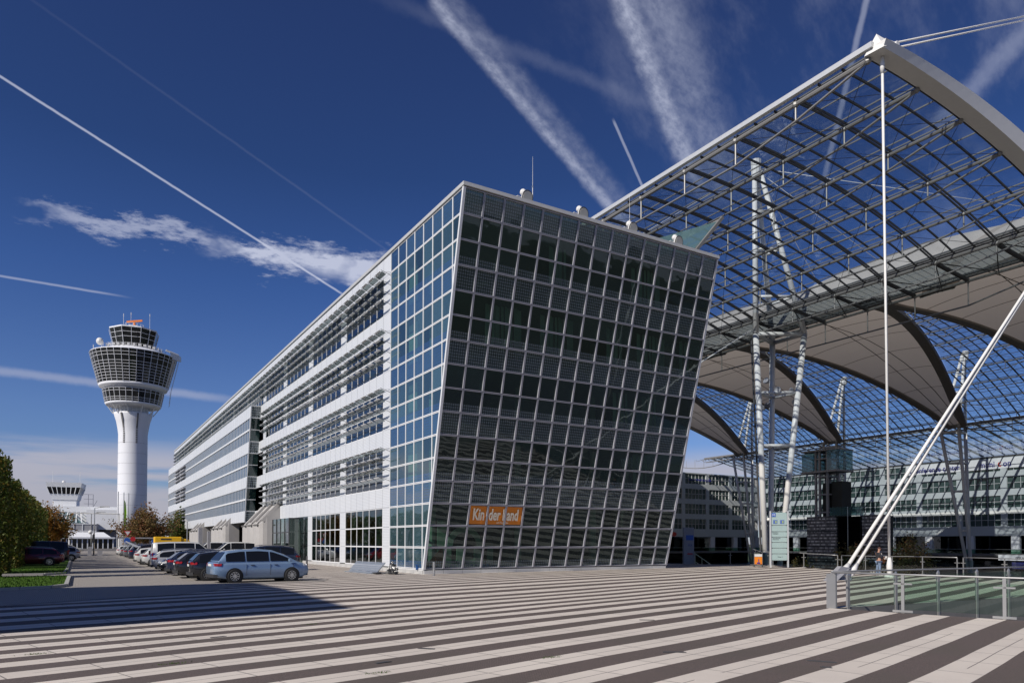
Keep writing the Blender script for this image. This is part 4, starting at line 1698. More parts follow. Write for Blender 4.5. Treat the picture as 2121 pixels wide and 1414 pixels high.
def zmem(x, v):
    w = hwid(x)
    return zV(x) + 1.3 * (1 - (v / w) ** 2) * (w / 14)


NXM = 40
for m in range(-2, 4):
    yc_ = MY0 + MS * m
    mb = MB()
    vs = []
    xs = [XG2 + (XF - XG2) * k / NXM for k in range(NXM + 1)]
    nv = 12
    for x in xs:
        w = hwid(x)
        for j in range(nv + 1):
            v = w * (2 * j / nv - 1)
            vs.append((x, yc_ + v, zmem(x, v)))
    fs = [[i * (nv + 1) + j, (i + 1) * (nv + 1) + j, (i + 1) * (nv + 1) + j + 1, i * (nv + 1) + j + 1] for i in range(NXM) for j in range(nv)]
    mb.add(vs, fs)
    me_o = mb.build('fabric_membrane', 'membrane', roof, smooth=True)
    # edge bands: deep fabric clad arches
    mb = MB()
    for s in (-1, 1):
        prev = None
        for x in xs:
            w = hwid(x)
            y = yc_ + s * w
            z = zV(x)
            sec = [(x, y, z + .3), (x, y - s * min(1.7, w * .5), z - .25), (x, y - s * min(1.6, w * .5), z - .55), (x, y + s * .02, z - .45)]
            if prev:
                base = len(mb.v)
                mb.v += prev + sec
                for k in range(4):
                    k2 = (k + 1) % 4
                    mb.f.append([base + k, base + k2, base + 4 + k2, base + 4 + k])
                    mb.m.append(0)
            prev = sec
    mb.build('edge_arch', 'membrane_edge', me_o)
    mb = MB()

    def seam(p0, p1, wd=.10, n=16, dz=-.06):
        pts = []
        for k in range(n + 1):
            u = k / n
            x = p0[0] + (p1[0] - p0[0]) * u
            v = p0[1] + (p1[1] - p0[1]) * u
            w = hwid(x)
            v = max(-1, min(1, v)) * w
            pts.append((x, yc_ + v, zmem(x, v) + dz))
        for a, b in zip(pts, pts[1:]):
            mb.bar(a, b, wd, .05)
    seam((XG2 + 1, -.35), (XF, .35), .12)
    seam((XG2 + 1, .35), (XF, -.35), .12)
    for x in range(74, 156, 7):
        seam((x, -1), (x, 1), .07)
    mb.build('seam', 'seam', me_o)
# glass fields between the membranes
for m in range(-2, 3):
    ym = MY0 + MS * (m + .5)
    mb = MB()
    gl = MB()
    tr = MB()
    for side in (1,):
        x0, x1 = XM, XF
        xs = [x0 + (x1 - x0) * k / 24 for k in range(25)]
        pv = None
        for a, b in zip(xs, xs[1:]):
            wa, wb = 14 - hwid(a), 14 - hwid(b)
            gl.quad((a, ym - wa, zV(a) + .5), (b, ym - wb, zV(b) + .5), (b, ym + wb, zV(b) + .5), (a, ym + wa, zV(a) + .5))
        # rafters along x at fixed y
        for yy in [-12 + 1.6 * k for k in range(16)]:
            pts = [(x, ym + yy, zV(x) + .3) for x in xs if 14 - hwid(x) >= abs(yy)]
            if len(pts) > 1:
                thick = abs((yy + 12) / 1.6 % 3) < .1
                for a, b in zip(pts, pts[1:]):
                    mb.bar(a, b, .20 if thick else .10, .16)
        # bellied purlins along y
        for k in range(1, 10):
            x = x0 + 4.9 * k
            if x > XF - 1:
                break
            w = 14 - hwid(x)
            z = zV(x) + .05
            mb.bar((x, ym - w, z + .28), (x, ym + w, z + .28), .09, .09)
            mb.bar((x + 1.6, ym - w, zV(x + 1.6) + .33), (x + 1.6, ym + w, zV(x + 1.6) + .33), .07, .07)
            mb.bar((x + 3.2, ym - w, zV(x + 3.2) + .33), (x + 3.2, ym + w, zV(x + 3.2) + .33), .07, .07)
            tr.tube([(x, ym - w, z), (x, ym + w, z)], .12, 6)
            nb = max(2, int(2 * w / 5) + 1)
            pts = [(x, ym - w, z)]
            for q_ in range(1, nb):
                yq = ym - w + 2 * w * q_ / nb
                pts.append((x, yq, z - 1.2))
                tr.tube([(x, yq, z), (x, yq, z - 1.2)], .05, 5)
            pts.append((x, ym + w, z))
            tr.tube(pts, .075, 5)
        for k in range(1, 9):
            x = x0 + 4.9 * k
            xn = min(XF, x + 4.9)
            w = 14 - hwid(x)
            yy = -math.floor(w / 5) * 5
            while yy + 5 <= w + .1:
                tr.tube([(x, ym + yy, zV(x)), (xn, ym + yy + 5, zV(xn))], .03, 4, False)
                tr.tube([(x, ym + yy + 5, zV(x)), (xn, ym + yy, zV(xn))], .03, 4, False)
                yy += 5
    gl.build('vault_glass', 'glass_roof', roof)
    mb.build('vault_rafter', 'rafter_dark', roof)
    tr.build('vault_purlin', 'truss_steel', roof)
# far gutter girder
mb = MB()
yf0, yf1 = 10.0, 150.0
mb.tube([(XF, yf0, ZS), (XF, yf1, ZS)], .28, 6)
mb.tube([(XF + .6, yf0, ZS - 1.0), (XF + .6, yf1, ZS - 1.0)], .14, 6)
mb.tube([(XF + 3.5, yf0, ZS + .1), (XF + 3.5, yf1, ZS + .1)], .14, 6)
rnd = random.Random(5)
y = yf0
k = 0
while y < yf1:
    mb.tube([(XF, y, ZS), (XF + .6, y + 1.2, ZS - 1.0), (XF, y + 2.4, ZS)], .05, 4, False)
    mb.tube([(XF, y, ZS), (XF + 3.5, y + 2.4, ZS + .1)], .08, 4, False)
    mb.tube([(XF, y, ZS), (XF - 2.0, y + 2.0, ZS - .8), (XF, y + 4, ZS)], .05, 4, False)
    y += 2.4
for m in range(-1, 4):
    ym = MY0 + MS * m
    pts = [(XF - .5, ym + MS * q_ / 8, ZS - .3 - 2.4 * (1 - ((q_ - 4) / 4) ** 2)) for q_ in range(9)]
    mb.tube(pts, .12, 5)
    for p_ in pts[1:-1]:
        mb.tube([p_, (p_[0], p_[1], ZS)], .06, 4)
mb.build('far_girder', 'truss_steel', roof)
# far wing glass sloping down to the building beyond
XW1 = 180.3
mb = MB()
mb.quad((XF + 1, yf0, ZS + .4), (XW1, yf0, 21.9), (XW1, 150, 21.9), (XF + 1, 150, ZS + .4))
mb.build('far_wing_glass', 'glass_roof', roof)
mb = MB()
k = 0
y = 12.0
while y < 150:
    w = .55 if k % 4 == 0 else .20
    for q_ in range(6):
        u, v = q_ / 6, (q_ + 1) / 6
        bow = lambda s: 1.0 * math.sin(PI * s)
        mb.bar((XF + 1 + 23.3 * u, y, ZS + .3 - 4.55 * u + 0 * bow(u)), (XF + 1 + 23.3 * v, y, ZS + .3 - 4.55 * v), w, .2)
    y += 2.33
    k += 1
for q_ in range(1, 5):
    u = q_ / 5
    mb.bar((XF + 1 + 23.3 * u, yf0, ZS + .25 - 4.55 * u), (XF + 1 + 23.3 * u, 150, ZS + .25 - 4.55 * u), .10, .12)
mb.bar((XW1, yf0, 21.8), (XW1, 150, 21.8), .4, .5)
mb.build('far_wing_rafter', 'rafter_dark', roof)


# ------------------------------------------------------------------ masts
def mast(x, y, r, label, top=44.5, base=-4.2, zring=25.2, floods=False, flip=False):
    g = thing('mast', label, 'mast', (x, y, base), 0, 'white three legged masts of the forum roof')
    b = -base
    s = -1 if flip else 1
    if not flip:
        feet = [Vector((-.30, .25, 0)), Vector((.35, -.40, 0)), Vector((.3, .35, 0))]
        ring = [Vector((-2.4, -.1, zring + b)), Vector((2.2, -2.9, zring + b)), Vector((2.2, 1.4, zring + b))]
        tp = [Vector((-2.45, -.05, top + b)), Vector((-2.15, -.30, top + b)), Vector((-2.1, .05, top + b))]
    else:
        feet = [Vector((.3, .25, 0)), Vector((-.35, .30, 0)), Vector((-.2, -.3, 0))]
        ring = [Vector((1.8, 1.7, zring + b)), Vector((-2.7, 4.3, zring + b)), Vector((-2.7, .7, zring + b))]
        tp = [Vector((1.75, 1.65, top + b)), Vector((1.5, 1.9, top + b)), Vector((1.45, 1.5, top + b))]
    for k in range(3):
        mb = MB()
        mb.tube([feet[k], ring[k]], [r * .95, r], 10)
        mb.tube([ring[k], tp[k]], [r, r * .8], 10)
        mb.build('leg', 'white_steel', g, smooth=True)

    def strut(a_, b_, r_):
        m_ = MB()
        m_.tube([a_, b_], r_, 8)
        m_.build('cross_strut', 'white_steel', g, smooth=True)
    for f_ in (.30, .58, .78):
        rr = [feet[k].lerp(ring[k], f_) for k in range(3)]
        for k in range(3):
            strut(rr[k], rr[(k + 1) % 3], r * .55)
    for k in range(3):
        strut(ring[k], ring[(k + 1) % 3], r * .75)
    for f_ in (.22, .5, .72):
        rr = [ring[k].lerp(tp[k], f_) for k in range(3)]
        for k in range(3):
            strut(rr[k], rr[(k + 1) % 3], r * .5)
    mb = MB()
    mb.tube([tp[0] + Vector((.1, -.15, -1.6)), tp[0] + Vector((.1, -.15, .35))], [r * 1.5, r * 1.75], 10)
    mb.build('mast_head', 'white_steel', g)
    mb = MB()
    mb.lathe([(1.0, 0), (.9, .3), (.6, .8), (.45, 1.3)], 0, 0, 12)
    mb.build('foot', 'grey_cladding', g)
    if floods:
        rr = [feet[k].lerp(ring[k], .78) for k in range(3)]
        mb = MB()
        for c, d in ((rr[0] + Vector((-.2, -1.3, 1.0)), (-1, 0, .4)), (rr[0].lerp(rr[1], .5) + Vector((0, 0, .3)), (-1, -.3, 0)), (rr[1] + Vector((0, .8, .35)), (-1, .5, .2)),
                     (rr[2] + Vector((-.4, 1.0, -1.0)), (-1, 0, -.5)), (rr[1] + Vector((.2, .5, -.9)), (-1, 0, -.8)), (rr[2] + Vector((-.5, .2, -.8)), (-.6, 0, -.8))):
            d = Vector(d).normalized()
            mb = MB()
            mb.tube([c - d * .3, c + d * .05, c + d * .2], [.12, .33, .36], 10)
            mb.build('spotlight', 'grey_cladding', g)
        mb = MB()
        for dx in (.38,):
            p0 = feet[0] + Vector((-.25, .38, 1))
            p1 = ring[0] + Vector((-.22, .38, -.5))
            mb.tube([p0 + Vector((0, dx * .2, 0)), p1 + Vector((0, dx * .2, 0))], .11, 6)
        mb.build('drain_pipe', 'joint_dark', g)
    return g


mast(66.8, 54.3, .33, 'large white mast in front, between the glass building and the glass directory sign', top=44.3, floods=True)
mast(66.8, 26.3, .33, 'white mast beyond the right picture edge holding the two thick stays', top=44.3)
mast(66.8, 82.3, .33, 'white mast of the near row hidden behind the glass building', top=44.3)
for m, l in ((1, 'rightmost far white mast, in front of the conference centre lettering'), (2, 'far white mast behind the dark steel lift tower'), (3, 'leftmost far white mast, beside the dark end building')):
    mast(XF + 2.2, MY0 + MS * m - 1.3, .34, l, top=42.2, base=-4.2, flip=True)


def cable(pts, r, label, mat='white_steel', n=6, name='stay_cable', group='white stay cables of the roof', ends=()):
    g = thing(name, label, 'cable', tuple(pts[0]), 0, group)
    o = Vector(pts[0])
    mb = MB()
    mb.tube([Vector(p) - o for p in pts], r, n)
    mb.build('rod', mat, g, smooth=True)
    for e_, rr in ends:
        mb = MB()
        p = Vector(e_) - o
        d = (Vector(pts[-1]) - Vector(pts[0])).normalized()
        mb.tube([p - d * .45, p - d * .1, p + d * .1, p + d * .6], [rr * .8, rr, rr, rr * .5], 10)
        mb.build('socket', 'white_steel', g, smooth=True)


MT = (63.0, 26.3, 43.6)
hd = Vector((XE + 1.75, 24.45, zA(XE) + 1.08))
for dz, dy, l in ((.12, -.12, 'upper'), (-.10, .12, 'lower')):
    cable([hd + Vector((0, dy, dz)), (64.3, 26.2 + dy, 43.4 + dz)], .055, l + ' of the two thin rods running from the beam head up to the right')
g0 = Vector((41.46, 25.14, 0.0))
cable([g0 + Vector((0, 0, .2)), (XE + .55, 24.45, zA(XE) - .1)], .075, 'thin upright rod tying the roof corner down to the striped plaza', ends=(((41.46, 25.14, .55), .17), ((XE + .57, 24.46, zA(XE) - .5), .13)))
mb = MB()
mb.lathe([(.30, -.05), (.28, .12), (.13, .2), (.12, .4)], 41.46, 25.14, 12)
tag(mb.build('anchor', 'white_steel'), 'white steel anchor at the foot of the upright rod', 'anchor', 'steel anchors of the rods')
a0 = Vector((36.36, 24.9, .05))
for dx, l in ((0, 'left one of the two thick white stays rising from the plaza to the right edge'), (.78, 'right one of the two thick white stays rising from the plaza to the right edge')):
    p = a0 + Vector((dx, 0, 0))
    cable([p, (57.95 + dx * .3, 24.9, 20.0), (64.2, 24.9, 25.75)], .105, l, ends=((p + Vector((.35, 0, .35)), .2),))
mb = MB()
d = Vector((-1.2, -1.0, -.0)).normalized()
mb.hexa([(34.6, 24.4, -.05), (35.1, 24.2, -.05), (35.1, 24.5, -.05), (34.6, 24.7, -.05), (36.2, 24.7, .7), (37.0, 24.7, .6), (37.0, 24.95, .6), (36.2, 24.95, .7)])
mb.lathe([(.5, -.04), (.45, .06), (.1, .1)], 36.6, 24.9, 12)
tag(mb.build('anchor', 'grey_cladding'), 'grey steel anchor plate at the foot of the two thick stays', 'anchor', 'steel anchors of the rods')
for dy in (-.14, .14):
    cable([(64.0, 54.6 + dy, 25.6), (52.0, 76.0 + dy, 13.0)], .045, 'pair of thin light tie rods running down behind the glass building', name='tie_rod', group='paired tie rods behind the glass building')
for a, b in (((64.4, 54.3, 43.9), (44.6, 70, 30)), ((64.4, 54.3, 43.9), (XM - 18, 37, 39)), ((64.4, 54.3, 43.9), (XM - 18, 66, 39)), ((64.4, 54.3, 43.8), (84, 51.8, 36.5))):
    cable([a, b], .035, 'thin white cable fanning from the head of the front mast over the roof glass', group='cables fanning from the front mast head', name='fan_cable')

# ================================================================== FAR BUILDINGS OF THE FORUM
def far_block(name, label, x0, y0, length, along, facing, ztop, floors, bayw=9.6, dark=False):
    """an office front with bands of windows; local x runs along the front, -y is outwards"""
    rz = math.atan2(along[1], along[0])
    g = thing(name, label, 'building', (x0, y0, -4.2), rz)
    B = 4.2
    fl = (ztop - 4.9) / floors
    wall = MB()
    wall.box(0, length, .35, 14, 4.9 + B - .2, ztop + B)
    rows = []
    for f_ in range(floors):
        z0 = 4.9 + fl * f_ + fl * .27 + B
        z1 = 4.9 + fl * (f_ + 1) - fl * .07 + B
        rows.append((z0, z1))
    zc = 4.9 + B - 1.1
    rnd = random.Random(len(label))
    for z0, z1 in rows:
        wall.box(0, length, 0, .35, zc, z0)
        zc = z1
        x = 0
        while x < length - 1:
            wall.box(x, x + 1.3, 0, .35, z0, z1)
            xe_ = min(x + bayw, length)
            n = 6
            w_ = MB()
            w_.quad((x + 1.3, .25, z0), (xe_, .25, z0), (xe_, .25, z1), (x + 1.3, .25, z1))
            wo_ = w_.build('window', 'far_glass', g)
            fr = MB()
            for q_ in range(n + 1):
                xx = x + 1.3 + (xe_ - x - 1.3) * q_ / n
                fr.box(xx - .04, xx + .04, .15, .27, z0, z1)
            fr.box(x + 1.3, xe_, .15, .27, (z0 + z1) / 2 - .04, (z0 + z1) / 2 + .04)
            fr.build('frame', 'white_frame', wo_)
            bl = MB()
            for q_ in range(6):
                if rnd.random() < .25:
                    xx = x + 1.3 + (bayw - 1.3) * q_ / 6
                    if xx + 1.2 < length:
                        bl.box(xx + .1, xx + 1.25, .20, .24, z0 + (z1 - z0) * rnd.choice((.5, .05, .5)), z1 - .05)
            if bl.v:
                bl.build('blind', 'tower_blind', wo_)
            x += bayw
    wall.box(0, length, 0, .35, zc, ztop + B)
    wall.build('wall', 'far_panel', g)
    # open arcade with pillars and dark shops behind
    mb = MB()
    mb.box(0, length, 4.0, 4.3, 0, 4.9 + B - 1.1)
    mb.build('shop_front', 'glass_dark', g)
    mb = MB()
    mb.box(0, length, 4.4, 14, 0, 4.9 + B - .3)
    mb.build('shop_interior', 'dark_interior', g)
    x = 2.0
    while x < length:
        mb = MB()
        mb.box(x, x + 1.7, .1, .9, 3.9, 4.9 + B - 1.1)
        mb.build('pillar', 'white_wall', g)
        x += bayw
    mb = MB()
    mb.box(0, length, -.6, 4.3, 3.35, 3.9)
    mb.build('gallery_floor', 'concrete_dark', g)
    mb = MB()
    mb.box(0, length, -.6, -.56, 3.9, 4.85)
    mb.build('gallery_glass', 'glass_rail', g)
    mb = MB()
    mb.tube([(0, -.6, 4.9), (length, -.6, 4.9)], .05, 6)
    mb.build('handrail', 'stainless', g)
    return g


plain('tower_blind', (0.07, 0.105, 0.095), 0.7, var=.4)
east = far_block('conference_building', 'pale far office building in dappled light with blue conference lettering under its eaves', 180.0, 150.0, 150.0, (0, -1), None, 21.6, 4)
north = far_block('end_office_building', 'shaded dark office building closing the far end of the forum', 100.0, 151.0, 80.0, (1, 0), None, 22.3, 4)
# sign lettering on the pale building (local x = 150 - Y)
SB = -.10
mb = MB()
mb.box(150 - 104.5, 150 - 58, -.06, -.003, 19.1 + 4.2, 21.45 + 4.2)
mb.build('sign_band', 'white_wall', east)
for txt, y, z, size, mat in (('‹ conference center', 103.6, 19.55, 1.75, 'letter_blue'), ('muni', 87.2, 19.55, 1.95, 'letter_blue'), ('c', 83.3, 19.6, 2.1, 'letter_red'), ('on', 82.2, 19.55, 1.95, 'letter_blue'), ('www.municon.de', 77.6, 19.55, 1.9, 'letter_blue')):
    text_mesh(txt, size, mat, 'lettering', east, (150 - y, SB, z + 4.2), (PI / 2, 0, 0), .03, .86, .02)
text_mesh("'s Markt", 1.0, 'plate_white', 'shop_lettering', east, (150 - 105.5, SB, 4.1 + 4.2), (PI / 2, 0, 0), .03, 1.1, 0)
mb = MB()
mb.box(150 - 83, 150 - 70, -.9, -.7, 2.45, 3.7)
mb.build('sign_board', 'white_wall', east)
text_mesh('municon', 1.1, 'letter_dark', 'board_lettering', east, (150 - 79.5, -.93, 2.7), (PI / 2, 0, 0), .02, 1.1, .01)
mb = MB()
mb.box(150 - 75, 150 - 71, -.3, -.1, .6, 2.2)
mb.build('poster', 'orange', east)
mb = MB()
mb.box(150 - 80.5, 150 - 76, -.3, -.1, .6, 2.2)
mb.build('poster', 'letter_blue', east)
for txt, x, z, size, mat in (('muni', 42.5, 20.0, 1.3, 'letter_blue'), ('c', 45.9, 20.0, 1.3, 'letter_red'), ('on', 46.7, 20.0, 1.3, 'letter_blue'), ('www.municon.de', 50.5, 20.0, 1.3, 'letter_blue')):
    text_mesh(txt, size, mat, 'lettering', north, (x, SB, z + 4.2), (PI / 2, 0, 0), .03, 1.0, .01)
mb = MB()
for k in range(4):
    x = 38.0 + k * 1.15
    pts = [(x + .85 * math.cos(a), -.12, 8.75 + .85 * math.sin(a)) for a in [2 * PI * q_ / 20 for q_ in range(21)]]
    mb.tube(pts, .09, 6, False)
mb.build('ring_emblem', 'chrome', north)
mb = MB()
mb.lathe([(.01, 0), (.9, 0), (.9, .15), (.01, .15)], 0, 0, 14)
mb.v = [(x * 1.2 + 44.6, -.25 + z, y * .7 + 8.7) for x, y, z in mb.v]
mb.build('red_shop_emblem', 'letter_red', north)

# ------------------------------------------------------------------ pavilion with mosaic walls and lift tower
pv = thing('pavilion', 'dark entrance pavilion with grey mosaic wall panels and a pale teal canopy band', 'pavilion', (110, 66.7, -4.2))
mb = MB()
mb.box(0, .4, 0, 4.6, 0.4, 10.8)
mb.build('mosaic_wall', 'mosaic', pv)
mb = MB()
mb.box(0, .4, 9.3, 15.0, 0.4, 10.8)
mb.build('mosaic_wall', 'mosaic', pv)
mb = MB()
for z in (3.1, 5.6, 8.2):
    mb.box(-.03, .03, 0, 4.6, z - .08, z + .08)
    mb.box(-.03, .03, 9.3, 15, z - .08, z + .08)
mb.box(.6, 1.6, .3, 14.7, 0, 10.6)
mb.build('core', 'dark_interior', pv)
mb = MB()
mb.quad((.3, 4.6, .2), (.3, 9.3, .2), (.3, 9.3, 10.7), (.3, 4.6, 10.7))
mb.build('dark_glass', 'glass_dark', pv)
mb = MB()
mb.box(-1.4, .5, 4.6, 9.5, 10.8, 12.2)
mb.build('canopy_band', 'glass_teal', pv)
mb = MB()
mb.tube([(-1.4, 6.2, -0), (-1.4, 6.2, 12.2)], .05, 6)
mb.build('post', 'stainless', pv)

lt = thing('lift_tower', 'tall dark steel lift tower with a teal glass cab at its top', 'lift tower', (118, 84.6, -4.2))
mb = MB()
for x in (0, 3):
    for y in (-1.4, 0.2, 1.0):
        mb.box(x - .22, x + .22, y - .16, y + .16, 0, 23.2)
for z in [2 + 3.3 * k for k in range(7)]:
    mb.box(-.2, 3.2, -1.6, 1.2, z - .12, z + .12)
mb.build('steel_frame', 'grey_cladding', lt)
mb = MB()
mb.box(1.0, 3.8, -3.6, -1.5, 0, 17.5)
mb.box(.4, 2.6, -1.1, -.1, 0, 17.3)
mb.build('shaft', 'dark_interior', lt)
mb = MB()
mb.box(-.6, 4, -3.8, -1.7, 19.6, 23.2)
mb.build('glass_cab', 'glass_teal', lt)
mb = MB()
mb.box(-.6, 4, 1.3, 3.6, 19.6, 22.9)
mb.build('glass_cab', 'glass_teal', lt)
mb = MB()
mb.box(-.7, 4.1, -3.9, 3.7, 19.25, 19.58)
mb.box(-.7, 4.1, -3.9, 3.7, 23.22, 23.4)
mb.build('cab_floor_and_roof', 'grey_cladding', lt)
# ================================================================== CONTROL TOWER
TW = (16.6, 284.4)
tw = thing('control_tower', 'tall white airport control tower with dark glazed drums and an orange radar on top', 'tower', (TW[0], TW[1], -.1))
mb = MB()
mb.lathe([(5.25, 0), (5.22, 20), (5.2, 39.5), (5.5, 41.5), (6.0, 44), (6.8, 46.3), (6.8, 46.9), (6.3, 46.9)], 0, 0, 40)
mb.build('shaft', 'tower_white', tw, smooth=True)
mb = MB()
for a in (R(-130), R(-80)):
    for k in range(16):
        z = 36.5 + k * .62
        r_ = 5.24 if z < 40 else 5.24 + (z - 40) * .18
        c = Vector((r_ * math.cos(a), r_ * math.sin(a), z))
        mb.obox(c, .35, .1, .2, (-math.sin(a), math.cos(a), 0), (math.cos(a), math.sin(a), 0))
    mb.bar((5.4 * math.cos(a), 5.4 * math.sin(a), 41.5), (7.0 * math.cos(a), 7.0 * math.sin(a), 46.5), .55, .3)
for z in [4 + 3.6 * k for k in range(10)]:
    mb.lathe([(5.235, z), (5.245, z + .04)], 0, 0, 40, False)
mb.build('shaft_vent', 'concrete_dark', tw)
# collar with gallery
mb = MB()
mb.lathe([(5.4, 46.9), (5.4, 49.4)], 0, 0, 32)
mb.build('neck', 'base_plate', tw)
mb = MB()
for z in (47.3, 47.8, 48.3, 48.8):
    mb.lathe([(7.0, z), (7.05, z + .06)], 0, 0, 32, False)
for k in range(30):
    a = 2 * PI * k / 30
    mb.tube([(7.0 * math.cos(a), 7.0 * math.sin(a), 46.8), (7.0 * math.cos(a), 7.0 * math.sin(a), 48.9)], .05, 4)
for k in range(10):
    a = 2 * PI * k / 10
    mb.tube([(7.0 * math.cos(a), 7.0 * math.sin(a), 46.5), (9.4 * math.cos(a), 9.4 * math.sin(a), 49.5)], .18, 5)
mb.build('gallery_rail', 'white_steel', tw)


tw.scale = (.885, .885, 1)


def drum(r0, z0, r1, z1, nv, rings, name, ph=0.0, n=36, lw=.07, tall=None):
    mb = MB()
    mb.lathe([(r0, z0), (r1, z1)], 0, 0, n, ph=ph)
    g = mb.build(name, 'tower_glass', tw)
    mb = MB()
    for f_ in rings:
        r_, z = r0 + (r1 - r0) * f_, z0 + (z1 - z0) * f_
        mb.lathe([(r_ + .0, z - lw), (r_ + .08, z - lw * .6), (r_ + .08, z + lw * .6), (r_ + .0, z + lw)], 0, 0, n, False, ph)
    for k in range(nv):
        a = 2 * PI * k / nv + ph
        cs = math.cos(PI / n) if False else 1
        mb.bar(((r0 + .06) * math.cos(a), (r0 + .06) * math.sin(a), z0), ((r1 + .06) * math.cos(a), (r1 + .06) * math.sin(a), z1), .13, .13, (math.cos(a), math.sin(a), 0))
    mb.build('mullion', 'tower_white', g)
    return g


mb = MB()
mb.lathe([(5.6, 48.6), (9.6, 49.3), (10.0, 49.9), (9.9, 50.0)], 0, 0, 36)
mb.build('lower_underside', 'tower_white', tw, smooth=True)
drum(9.9, 50.0, 10.9, 54.4, 30, (0, .16, .32, .80, 1), 'lower_drum', n=30)
mb = MB()
mb.lathe([(10.3, 54.4), (10.6, 55.0), (12.0, 55.5), (12.4, 56.3)], 0, 0, 36)
mb.build('main_underside', 'tower_white', tw, smooth=True)
drum(12.35, 56.3, 15.4, 66.8, 36, (0, .09, .18, .27, .36, .45, .54, .63, .80, .90, 1), 'main_drum')
mb = MB()
mb.lathe([(15.5, 66.8), (15.3, 67.1), (11.5, 68.2), (9.6, 68.9), (7.2, 69.2)], 0, 0, 48)
mb.build('main_roof', 'tower_white', tw, smooth=True)
drum(7.2, 69.2, 8.9, 75.7, 16, (0, .06, .52, .76, 1), 'tower_cab', ph=R(12), n=8, lw=.07)
mb = MB()
mb.lathe([(9.0, 75.7), (9.0, 76.1), (4.6, 77.0), (3.4, 77.2), (3.4, 77.5)], 0, 0, 8, ph=R(12))
mb.build('cab_roof', 'tower_white', tw)
mb = MB()
for r_, z, n in ((3.3, 78.3, 14), (11.3, 69.6, 40)):
    mb.lathe([(r_, z), (r_ + .06, z + .06)], 0, 0, 24, False)
    for k in range(n):
        a = 2 * PI * k / n
        mb.tube([(r_ * math.cos(a), r_ * math.sin(a), z - 1.1), (r_ * math.cos(a), r_ * math.sin(a), z)], .05, 4)
for k in range(14):
    a = R(-160 + k * 11)
    mb.obox((9.9 * math.cos(a), 9.9 * math.sin(a), 69.4), .45, .35, .35)
mb.build('roof_rail', 'white_steel', tw)
mb = MB()
mb.lathe([(.5, 77.5), (.4, 79.1)], 0, 0, 10)
d = Vector((.93, -.35, .12)).normalized()
mb.obox((0, 0, 79.6), 2.9, .25, .30, d, d.cross(Vector((0, 0, 1))).normalized(), Vector((0, 0, 1)))
mb.build('radar_antenna', 'orange', tw)
mb = MB()
for x, y, z0, z1 in ((-4, -3, 76.5, 81), (-1.2, 1, 77, 82.8), (5.2, -3, 76.2, 82.2), (-14, 2, 67, 70)):
    mb.tube([(x, y, z0), (x, y, z1)], .05, 4)
    mb.tube([(x, y, z1 - .9), (x, y, z1)], .13, 5)
mb.ball((-12.0, -5.2, 69.9), 1.25, 8)
mb.build('aerial', 'white_steel', tw)
mb = MB()
mb.hexa([(12.2, -8.4, 66.2), (15.6, -6.8, 66.0), (16.6, -4.6, 66.2), (13.8, -5.2, 66.4), (12.2, -8.4, 68.6), (15.6, -6.8, 68.0), (16.6, -4.6, 68.0), (13.8, -5.2, 68.4)])
mb.bar((10.8, -6.5, 69.4), (15.5, -5.5, 68.3), .5, .6)
mb.build('window_cleaning_cradle', 'white_steel', tw)
mb = MB()
for a in (R(-14), R(-4), R(6)):
    mb.tube([(12.9 * math.cos(a), 12.9 * math.sin(a), 50.5), (13.5 * math.cos(a), 13.5 * math.sin(a), 56), (16.3 * math.cos(a), 16.3 * math.sin(a), 67)], .05, 4)
for k in range(14):
    z = 51 + k * 1.15
    r_ = 12.95 + max(0, z - 56) * .255
    mb.tube([(r_ * math.cos(R(-14)), r_ * math.sin(R(-14)), z), (r_ * math.cos(R(6)), r_ * math.sin(R(6)), z)], .035, 4)
mb.build('ladder_frame', 'white_steel', tw)

# ------------------------------------------------------------------ old apron tower building
ot = thing('apron_control_building', 'low white airport building with a small flared glass control room on its roof', 'building', (0, 352, -.1), R(-8))
mb = MB()
mb.box(-45, 17, 0, 30, 0, 16.6)
mb.box(-45, 17.2, -.2, 0, 14.6, 17.0)
mb.build('upper_block', 'white_wall', ot)
mb = MB()
mb.lathe([(6.0, 16.6), (6.2, 19.8)], -5.0, 8, 4, ph=R(45))
mb.build('tower_base', 'white_wall', ot)
mb = MB()
mb.lathe([(6.6, 19.8), (7.3, 22.2)], -5, 8, 4, ph=R(45))
mb.lathe([(8.7, 25.0), (9.2, 26.9)], -5, 8, 4, ph=R(45))
mb.build('parapet', 'white_wall', ot)
mb = MB()
mb.lathe([(7.35, 22.2), (8.6, 25.0)], -5, 8, 4, ph=R(45))
cg = mb.build('control_room_glass', 'tower_glass', ot)
mb = MB()
for k in range(8):
    u = -1 + 2 * k / 7
    for (ax_, ay_) in ((u, -1), (1, u)):
        mb.tube([(-5 + 5.25 * ax_, 8 + 5.25 * ay_, 22.2), (-5 + 6.15 * ax_, 8 + 6.15 * ay_, 25.0)], .14, 4)
mb.build('mullion', 'white_wall', cg)
mb = MB()
mb.ball((-6, 8, 27.5), .7, 6)
for x in (-10, 0.0):
    mb.tube([(x, 8, 26), (x, 8, 32)], .05, 4)
mb.build('aerial', 'white_steel', ot)
mb = MB()
for z in (19.0, 21, 23):
    mb.tube([(1.5, 8, z - .5), (5.0, 8, z - .5)], .06, 4)
for x in (3.2, 5):
    mb.tube([(x, 8, 16.6), (x, 8, 22.6)], .08, 4)
mb.tube([(5, 8, 17), (6.5, 8, 20)], .07, 4)
mb.build('outside_stair', 'grey_cladding', ot)
mb = MB()
mb.hexa([(-12, -14, 9.6), (4, -14, 9.6), (4, -.3, 9.6), (-12, -.3, 9.6), (-12, -10, 9.7), (0, -10, 9.7), (-1.5, -.3, 14.2), (-12, -.3, 14.2)])
